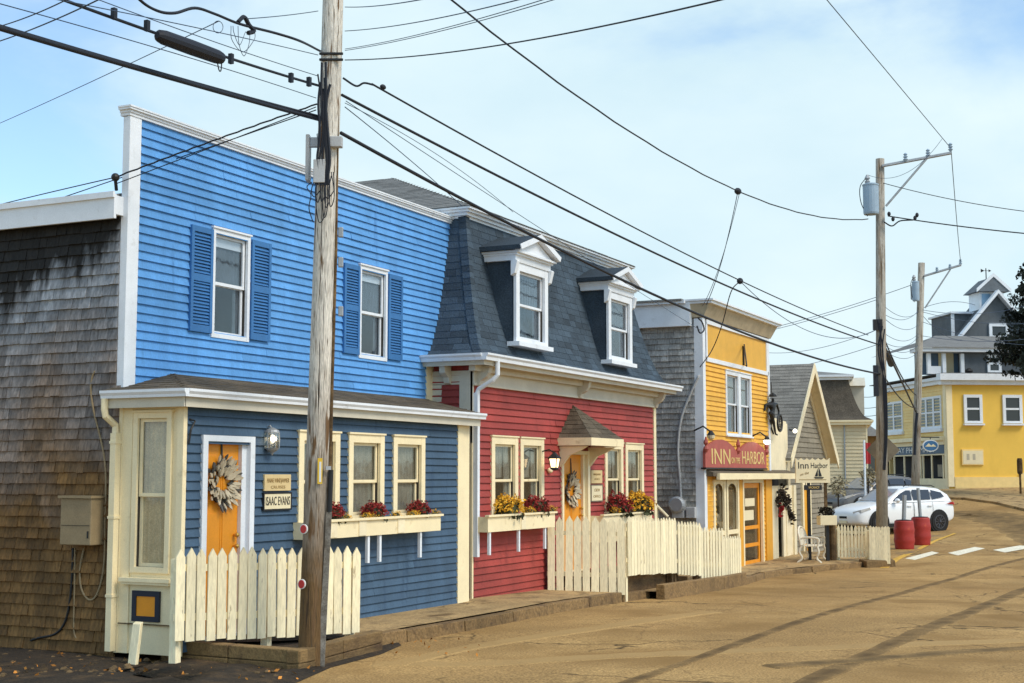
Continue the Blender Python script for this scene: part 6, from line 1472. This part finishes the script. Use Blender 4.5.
for k in range(8):
    x = 316+k*2.2; b_ = random.uniform(195,222); w_=random.uniform(2,6); mb.tube(bezier_pts([on_pole(x,176,.05),on_pole(x-w_,190,.06),on_pole(x-w_*.4,b_,.05),on_pole(x+w_*.8,b_-6,.05),on_pole(x+w_,188,.05),on_pole(x+2,172,.05)],6),.006,5)
mb.tube(bezier_pts([onD(312,182,PD-.2),onD(307,187,PD-.2),onD(311,195,PD-.2),onD(309,208,PD-.2),onD(313,222,PD-.17)],6),.006,5)
mb.build('cable_bundle', M['cable'], P1)
mb = MB(); mb.tube([onD(318,148,PD-.18),onD(317,134,PD-.18),onD(323,132,PD-.18),onD(322,150,PD-.18)],.006,5); mb.build('hanger_wire', M['galv'], P1)

# second and third poles with their arms
def pole_far(name,label,pxb,pyb,pxt,pyt,D,r0,r1,mat='pole2'):
    b=onD(pxb,pyb,D); t=onD(pxt,pyt,D); z=gz(b.x); p=thing(name,label,'utility pole',(b.x,b.y,z)); mb=MB(); mb.tube([(b.x,b.y,z-.2),((b.x+t.x)/2,(b.y+t.y)/2,(z+t.z)/2),tuple(t)],[r0,(r0+r1)/2,r1],16); mb.build('pole',M[mat],p,smooth=True); return p
D2=38.4; D3=55.0
P2=pole_far('utility_pole','tall wooden utility pole with a transformer behind the bench corner',882,553,880,159,D2,.165,.12)
P3=pole_far('utility_pole','slim distant utility pole in front of the pharmacy',913.5,495,921.5,263,D3,.17,.13)
def arm(P,a,b,c,d,D,ins):
    mb=MB(); mb.tube([onD(*a,D-.15),onD(*b,D-.3)],.045,6); mb.tube([onD(*c,D-.15),onD(*d,D-.25)],.03,6); ar=mb.build('crossarm',M['galv'],P)
    for (x,y) in ins:
        mb=MB(); o=onD(x,y,D-.25); mb.lathe([(.02,-.05),(.07,.02),(.03,.05),(.07,.09),(.03,.12),(.06,.16),(.02,.2)],o,8); mb.build('insulator',M['xformer'],ar)
arm(P2,(882,166),(951,153),(886,206),(928,157),D2,[(905.5,160),(928,156),(950.5,150)])
arm(P3,(924,276),(961,265),(925,308),(950,270),D3,[(937,272),(950,269),(960.5,264)])
def transformer(D,x0,x1,y0,y1,label):
    a=onD((x0+x1)/2,y1,D-.42); r=(x1-x0)/2/1397*D; h=(y1-y0)/1397*D; t=thing('transformer',label,'transformer',a)
    mb=MB(); mb.lathe([(r*.92,0),(r,.05),(r,h*.92),(r*1.06,h*.93),(r*1.06,h*.97),(r*.8,h)],a,18); mb.build('tank',M['xformer'],t,smooth=False)
    mb=MB(); mb.lathe([(.05,h),(.08,h+.06),(.04,h+.1),(.08,h+.15),(.03,h+.25)],a+Vector((0,0,0))-RT*r*.4,8); mb.build('bushing',M['galv'],t)
    mb=MB(); mb.tube(bezier_pts([a+Vector((0,0,h+.2))-RT*r*.4,a+Vector((0,0,h*.9))-RT*r*1.35,a+Vector((0,0,h*.4))-RT*r*1.3,a-RT*r*.5+Vector((0,0,-.05))],6),.012,5); mb.build('lead',M['cable'],t)
    mb=MB(); q_=a+FR_*.3; mb.box(q_.x-.1,q_.x+.1,q_.y-.1,q_.y+.1,q_.z+.1,q_.z+h*.8); mb.build('hanger',M['galv'],t)
transformer(D2,863.5,879,183,214.5,'blue grey transformer can hung on the tall pole by the bench corner')
transformer(D3,912.5,919.5,281,301,'small pale transformer can on the slim distant pole')
# cable boxes and lashed riser on pole two
mb=MB()
for k in range(4): mb.tube(bezier_pts([onD(878+k*2.2,320+k*3,D2-.2),onD(880+random.uniform(-3,3),350,D2-.2),onD(883+k,385,D2-.2),onD(885+k*.7,430,D2-.18),onD(883.5+k*.5,470,D2-.18)],6),.02,5)
mb.build('cable_bundle',M['cable'],P2)
a=onD(874.5,396,D2-.2); cp=cam_plane(a,0); mb=MB(); mb.mbox(cp,0,.12,-.1,0,a.z,a.z+.85); mb.build('splice_box',M['cable'],P2)
a=onD(875.5,330,D2-.2); cp=cam_plane(a,0); mb=MB(); mb.mbox(cp,-.05,.2,-.1,0,a.z,a.z+.3); mb.build('bracket',M['iron'],P2)
mb=MB(); mb.tube(bezier_pts([onD(917,413,D3-.3),onD(915.5,430,D3-.3),onD(914.5,455,D3-.3)],6),.06,5); mb.build('cable_bundle',M['cable'],P3)
# road sign seen from behind at pole two
c=onD(883,450,D2+.35); rs=thing('road_sign','diamond warning sign seen from behind at the tall pole','road sign',(c.x,c.y,gz(c.x)))
cl,cr=cam_plane(c,.5),cam_plane(c,-.35)
cp=cam_plane(c,0); mb=MB(); h=.47
mb.prism([cp(-h,0,c.z),cp(0,0,c.z-h),cp(h,0,c.z),cp(0,0,c.z+h)],[cp(-h,.012,c.z),cp(0,.012,c.z-h),cp(h,.012,c.z),cp(0,.012,c.z+h)]); mb.build('plate',M['signback'],rs)
mb=MB(); q_=cp(0,-.05,0); mb.tube([(q_.x,q_.y,gz(c.x)),(q_.x,q_.y,c.z+.4)],.03); mb.build('post',M['galv'],rs)

# ------------------------------------------------------------------ wires
def prj(p):
    f=p.x*CH+p.y*SH; r=p.x*SH-p.y*CH; z=p.z-EYE; d=f*math.cos(PITCH)+z*math.sin(PITCH); v=-f*math.sin(PITCH)+z*math.cos(PITCH)
    return 512+FPX*r/d, 341.5-FPX*v/d
def span(p0,p1,mid=None,n=28,wob=0):
    def pts(s): return [p0.lerp(p1,i/n)-Vector((0,0,4*s*(i/n)*(1-i/n))) for i in range(n+1)]
    s=.25
    if isinstance(mid,float): s=mid
    elif mid:   # the slack that the wire shows
        lo,hi=-1.5,4
        for _ in range(40):
            s=(lo+hi)/2; P=[prj(p) for p in pts(s)]; y=None
            for (x0,y0),(x1,y1) in zip(P,P[1:]):
                if min(x0,x1)<=mid[0]<=max(x0,x1) and x0!=x1: y=y0+(y1-y0)*(mid[0]-x0)/(x1-x0)
            if y is None: s=.2; break
            if y<mid[1]: lo=s
            else: hi=s
    P=pts(s)
    if wob: P=[p+Vector((0,0,wob*math.sin(i*2.1))) for i,p in enumerate(P)]
    return P
def wire(label,p0,p1,r,mid=None,mat='cable',wob=0,group=None,name='overhead_wire'):
    mb=MB(); mb.tube(span(p0,p1,mid,36 if wob else 28,wob),r,6); o=tag(mb.build(name,M[mat],smooth=True),label,'wire',group); return o
p1=lambda px,py,dd=0: onD(px,py,PD+dd); p2=lambda px,py: onD(px,py,D2-.1); p3=lambda px,py: onD(px,py,D3-.1)
YL=8.0
L_=lambda px,py,Y=YL: onY(px,py,Y)
def ext(a,b,k): return a+(b-a)*k     # carry a span on past the frame
wire('lowest and thickest black cable from the big pole past the dormers to second pole',p1(341,133),p2(880,374),.024,(700,315))
wire('thick black cable second up from the big pole to the second pole',p1(342,95),p2(880,345),.019,(640,246))
wire('black cable third up between the big pole and the second pole',p1(372,84),p2(868,335),.013,(635,228))
mb=MB(); mb.tube(bezier_pts([p1(343,78),p1(356,86),p1(364,83),p1(374,85)],6),.012,6); mb.ball(p1(383,87),.05,.03,.03); tag(mb.build('wire_clamp',M['cable']),'kinked cable end and clamp just right of the big pole','clamp')
a=p1(318,119); b=L_(0,25); wire('lowest thick black cable left of the big pole',a,ext(a,b,1.6),.024,(150,72))
a2=a+Vector((0,0,.035)); wire('second strand lashed to the lowest thick cable left of the big pole',a2,ext(a2,b+Vector((0,0,.03)),1.6),.014,(150,70))
a=p1(320,86); b=L_(85,0); wire('black cable carrying the splice case left of the big pole',a,ext(a,b,1.7),.015,(190,45))
sc_=thing('splice_case','fat black splice case hanging on the cable left of the big pole','splice case',L_(190,44))
A,B=L_(157,35),L_(223,59); mb=MB(); dv=(B-A); mb.tube([A,A+dv*.03,A+dv*.1,A+dv*.5,A+dv*.9,A+dv*.97,B],[.03,.055,.066,.07,.066,.055,.03],12); mb.build('case',M['cable'],sc_)
mb=MB(); mb.tube(bezier_pts([L_(217,60),L_(219,70),L_(221,70),L_(222,58)],5),.006,5); mb.build('tail_loop',M['cable'],sc_)
for i,(px,py) in enumerate(((114,12),(147,24),(231,57),(291,76),(309,80))):
    c=L_(px,py+2,YL); mb=MB(); mb.box(c.x-.02,c.x+.02,c.y-.02,c.y+.02,c.z-.045,c.z+.05); tag(mb.build('cable_spacer',M['cable']),'small black spacer clipped to the cable left of the big pole','spacer',group='spacers on the cable with the splice case')
mb=MB(); pts=bezier_pts([L_(120,-25),L_(140,0),L_(158,11),L_(175,13),L_(195,8),L_(215,14),L_(240,24),L_(275,33),L_(300,41),p1(320,51)],6); mb.tube(pts,.014,6); tag(mb.build('overhead_wire',M['cable'],smooth=True),'wavy black cable reaching the top of the visible big pole from the left','wire')
cf_=thing('wire_connector','tangle of connectors and drooping leads on the wavy cable','connector',L_(243,30))
mb=MB()
mb.tube(bezier_pts([L_(238,22),L_(244,17),L_(249,25),L_(254,31),L_(248,33)],4),.022,6); mb.build('clamps',M['cable'],cf_)
mb=MB()
for (x0,x1,yb_) in ((231,255,52),(238,250,56),(233,246,45)): mb.tube(bezier_pts([L_(x0,26),L_(x0+1,yb_-12),L_((x0+x1)/2,yb_),L_(x1-1,yb_-12),L_(x1,32)],6),.004,4)
mb.tube([L_(218+5*math.cos(t),27+6*math.sin(t)) for t in [2*math.pi*k/16 for k in range(17)]],.004,4); mb.build('leads',M['thin'],cf_)
th=.0045
a=p1(318,55); wire('thin wire from the big pole to the upper left corner, lowest slope',a,ext(a,L_(150,22),2.2),th,(235,36),'thin')
a=p1(318,76); wire('thin wire just above the splice case',a,ext(a,L_(120,2),1.8),th,(215,42),'thin')
a=p1(316,98); wire('thin wire passing under the splice case into the left sky',a,ext(a,L_(0,10),1.5),th,(150,46),'thin')
wire('thin drop wire rising from the left frame edge to the wavy cable clamps',L_(219,21),ext(L_(219,21),onD(0,122,20),1.3),.005,(110,73),'thin')
wire('thin dark wire crossing the upper left corner, upper of two',onD(70,-2,9),onD(-40,34,12),.005,(30,16),'cable')
wire('thin dark wire crossing the upper left corner, lower of two',onD(110,-6,9.5),onD(-30,50,13),.006,(45,24),'cable')
# service drops to the blue house and beyond
hk=Vector((12.27,YM+.04,5.43))
wire('twisted service drop from the big pole to the corner of the blue house',p1(317,104),hk,.010,(215,140),wob=.004)
wire('second service drop beside the twisted one to the blue house corner',p1(316,107),hk-Vector((0,0,.08)),.006,(215,146))
wire('thin line running left from the insulator on the blue house corner',hk,ext(hk,onY(0,205,14.5),1.4),.007,(60,190))
wire('thin black line below the others left of the blue house corner',p1(316,110),ext(p1(316,110),onY(0,218,14.5),1.2),.007,(120,178))
# spans to the right and over the street
wire('wire from the big pole climbing to the upper right, longest of its fan',p1(345,60),ext(p1(345,60),onD(663,0,8.5),1.3),.006,.12,'cable')
wire('thin wire of a close pair climbing right from the big pole, upper one',p1(345,49),ext(p1(345,49),onD(520,0,9.5),1.4),th*.8,.06,'thin')
wire('thin wire of a close pair climbing right from the big pole, lower one',p1(345,50.5),ext(p1(345,50.5),onD(530,0,9.5),1.4),th*.8,.06,'thin')
wire('thin wire climbing right from the big pole above the close pair',p1(345,31),ext(p1(345,31),onD(490,0,9.5),1.4),th,.06,'thin')
wire('thin wire near the top of the frame right of the big pole',p1(345,7),ext(p1(345,7),onD(398,0,11),1.6),th,.03,'thin')
wire('thin wire from the top left frame passing behind the big pole head',p1(318,11),L_(243,19),th,.01,'thin')
wv=wire('wavy twisted wire descending from the top of the frame to the transformer pole',p1(342,-92),p2(868,219),.014,(640,138),wob=.006)
nd=None
best=1e9
for v in wv.data.vertices:
    p=v.co+wv.location; x,y=prj(p)
    if abs(x-733)<best: best=abs(x-733); nd=p
mb=MB(); mb.ball(nd,.12,.07,.07); tag(mb.build('wire_connector',M['cable']),'black connector knob on the wavy twisted wire over the yellow shop','connector')
sh_=onY(706,305,YY-.4)
wire('thin drop from the black connector knob down to the yellow shop cornice',nd,sh_,.008,None,'thin'); wire('second thin drop beside it from the connector knob to the yellow shop',nd+Vector((.12,0,0)),sh_+Vector((-.25,0,-.05)),.006,None,'thin')
nd2=onD(740,281,29.5)
mb=MB(); mb.ball(nd2,.07); tag(mb.build('wire_connector',M['cable']),'small knot on the third cable right of the shop','connector')
s2_=onY(700,367,YY-.1); mb=MB(); mb.tube(bezier_pts([nd2,onD(731,292,30.5),onD(722,325,31.5),onD(712,350,32),s2_],6),.012,5); tag(mb.build('overhead_wire',M['cable'],smooth=True),'slack drop wire from the small knot to the shop corner board','wire')
wire('thin slack wire from the small knot to the transformer pole',nd2,p2(876,330),.008,(820,335),'thin')
mb=MB(); mb.tube(bezier_pts([onY(698,318,YY-.12),onY(702,322,YY-.15),onY(704,330,YY-.15),onY(700,333,YY-.15),onY(697,326,YY-.12)],6),.018,5); tag(mb.build('wire_loop',M['cable']),'loop of black cable on the shop corner board','cable')
a=p1(345,103); wire('thin wire from the big pole to the mansard roof edge, upper of two',a,onY(513,212,9.8),th,(430,150),'thin'); wire('thin wire from the big pole toward the red house roof, lower of two',p1(345,107),onY(462,206,10.6),.006,(410,160),'thin')
wire('long thin pale wire over the red dormers from the big pole',p1(346,101),onD(700,330,31),.005,(512,210),'thin')
# primaries over the street
wire('high primary wire dropping from the top of the frame to the long crossarm',onD(490,-400,13.9),onD(949,146,D2-.3),.009,(827,0),'cable')
wire('nearly upright wire between the two crossarm ends',onD(951,148,D2-.3),onD(960.5,261,D3-.3),.012,None,'thin')
wire('thin jumper under the long crossarm',onD(942,139,D2-.3),onD(868,175,D2-.4),.006,(908,172),'thin')
wire('upper wire leaving the transformer pole to the right frame edge',p2(883,183),ext(p2(883,183),onD(1024,208,36),1.3),.010,(945,198),'cable'); wire('lower wire leaving the transformer pole to the right frame edge',p2(888,216),ext(p2(888,216),onD(1024,232,36),1.3),.016,(950,225),'cable')
mb=MB()
for px,py in ((889,214),(893,219),(915,218),(917,215)): mb.ball(onD(px,py,D2-.2),.07,.05,.07,8,5)
mb.tube(bezier_pts([onD(884,222,D2-.2),onD(892,226,D2-.2),onD(900,221,D2-.2),onD(913,220,D2-.2)],6),.02,5); tag(mb.build('wire_connector',M['cable']),'cluster of connectors right of the transformer can','connector')
for (y0,y1,m,l) in ((338,395,None,'upper'),(345,412,(900,378),'middle'),(376,408,(900,398),'lower')):
    wire(l+' of three heavy cables sloping between the second and third poles',p2(884,y0),p3(916,y1),.03 if l=='middle' else .02,m,'cable')
c=onD(889.5,359,42); mb=MB(); mb.tube([onD(888,354,41),onD(891,364,43)],[.10,.10],8); tag(mb.build('splice_case',M['cable']),'small black splice case just right of the second pole','splice case')
names=['highest','second highest','third','fourth','fifth','sixth','lowest']
for i,(y0,y1) in enumerate(((306,312),(314,311),(318,325),(333,334),(342,337),(345,345),(350,352))): wire(names[i]+' of the thin wires between the second and third poles',p2(884,y0),p3(918,y1),.008,None,'thin')
for i,(y0,x1,y1,m) in enumerate(((310,1024,306,None),(312,1040,322,None),(316,962,340,None),(322,1040,345,None),(336,1050,335,None),(308,975,305,(940,303)))): wire(['upper','second','third','fourth','fifth','sagging'][i]+' thin wire from the slim distant pole to the hilltop house',p3(923,y0),onD(x1,y1,62),.010,m,'thin')
for i,(x0,y0,y1,D,m) in enumerate(((640,352,300,45,None),(760,352,330,46,None),(700,372,345,46,(800,366)))): wire(['first','second','third','fourth','fifth'][i]+' faint thin wire arriving at the second pole from behind the roofs',p2(876,y1),onD(x0,y0,D+10),.008,m,'thin')
wire('faint high wire crossing between the poles toward the upper left',p3(917,283),onD(690,345,70),.012,None,'thin')
for i,(y) in enumerate((391,402,410)): wire(['upper','middle','lower'][i]+' far wire between the mansard house and the second pole',onD(845,y+1,62),onD(890,y,60),.012,None,'thin')

# ------------------------------------------------------------------ light, sky, camera
w=bpy.data.worlds.new('World'); sc.world=w; w.use_nodes=True; nt=w.node_tree; N=nt.nodes; L=nt.links
bg=N['Background']; bg.inputs[1].default_value=.10
SEL,SAZ = R(48), math.atan2(-.9,-.10)   # the sun stands over the street, ahead and to the right, behind thin cloud
sky=N.new('ShaderNodeTexSky'); sky.sky_type='NISHITA'; sky.sun_disc=False; sky.sun_elevation=SEL; sky.sun_rotation=math.pi/2-SAZ; sky.altitude=0; sky.air_density=1.0; sky.dust_density=.6; sky.ozone_density=1.5
tc=N.new('ShaderNodeTexCoord'); mp=N.new('ShaderNodeMapping'); mp.inputs['Scale'].default_value=(1,1,2.2); mp.inputs['Location'].default_value=(3.1,.4,.0); L.new(tc.outputs['Generated'],mp.inputs[0])
n1=N.new('ShaderNodeTexNoise'); n1.inputs['Scale'].default_value=2.3; n1.inputs['Detail'].default_value=7; n1.inputs['Roughness'].default_value=.55; n1.inputs['Distortion'].default_value=.3; L.new(mp.outputs[0],n1.inputs['Vector'])
mr=N.new('ShaderNodeMapRange'); mr.inputs[1].default_value=.34; mr.inputs[2].default_value=.56; mr.inputs[3].default_value=.12; mr.inputs[4].default_value=1.0; mr.interpolation_type='SMOOTHSTEP'; 
vd=N.new('ShaderNodeVectorMath'); vd.operation='DOT_PRODUCT'; L.new(tc.outputs['Generated'],vd.inputs[0]); dc=sight(600,190); dc=Vector(dc[:3]).normalized(); vd.inputs[1].default_value=dc
vr=N.new('ShaderNodeMapRange'); vr.inputs[1].default_value=.925; vr.inputs[2].default_value=.985; vr.inputs[3].default_value=-.07; vr.inputs[4].default_value=.10; vr.interpolation_type='SMOOTHSTEP'; L.new(vd.outputs['Value'],vr.inputs[0])
va=N.new('ShaderNodeMath'); va.operation='ADD'; L.new(n1.outputs['Fac'],va.inputs[0]); L.new(vr.outputs[0],va.inputs[1]); L.new(va.outputs[0],mr.inputs[0])
n2=N.new('ShaderNodeTexNoise'); n2.inputs['Scale'].default_value=5; n2.inputs['Detail'].default_value=6; L.new(mp.outputs[0],n2.inputs['Vector'])
cr=N.new('ShaderNodeMix'); cr.data_type='RGBA'; L.new(n2.outputs['Fac'],cr.inputs[0]); cr.inputs[6].default_value=(4.3,6.1,7.1,1); cr.inputs[7].default_value=(7.2,8.3,8.5,1)
mx=N.new('ShaderNodeMix'); mx.data_type='RGBA'; L.new(mr.outputs[0],mx.inputs[0])
tn=N.new('ShaderNodeMix'); tn.data_type='RGBA'; tn.blend_type='MULTIPLY'; tn.inputs[0].default_value=1; L.new(sky.outputs[0],tn.inputs[6]); tn.inputs[7].default_value=(1.5,1.7,1.75,1)
L.new(tn.outputs[2],mx.inputs[6]); L.new(cr.outputs[2],mx.inputs[7]); L.new(mx.outputs[2],bg.inputs[0])
sl=bpy.data.lights.new('sun','SUN'); sl.energy=2.1; sl.angle=R(22); sl.color=(1,.90,.75); so=bpy.data.objects.new('sun',sl); COL.objects.link(so)
d_=Vector((math.cos(SEL)*math.cos(SAZ),math.cos(SEL)*math.sin(SAZ),math.sin(SEL))); so.rotation_euler=d_.to_track_quat('Z','Y').to_euler(); so.location=(20,-20,30)
cam=bpy.data.cameras.new('camera'); co=bpy.data.objects.new('camera',cam); COL.objects.link(co); co.location=(0,0,EYE); co.rotation_euler=(math.pi/2+PITCH,0,HEAD-math.pi/2); cam.sensor_width=36; cam.lens=FPX/1024*36; cam.clip_end=2000; sc.camera=co
sc.view_settings.view_transform='Standard'; sc.view_settings.look='None'; sc.view_settings.exposure=0.36; sc.view_settings.gamma=1
sc.cycles.max_bounces=6; sc.cycles.transparent_max_bounces=12
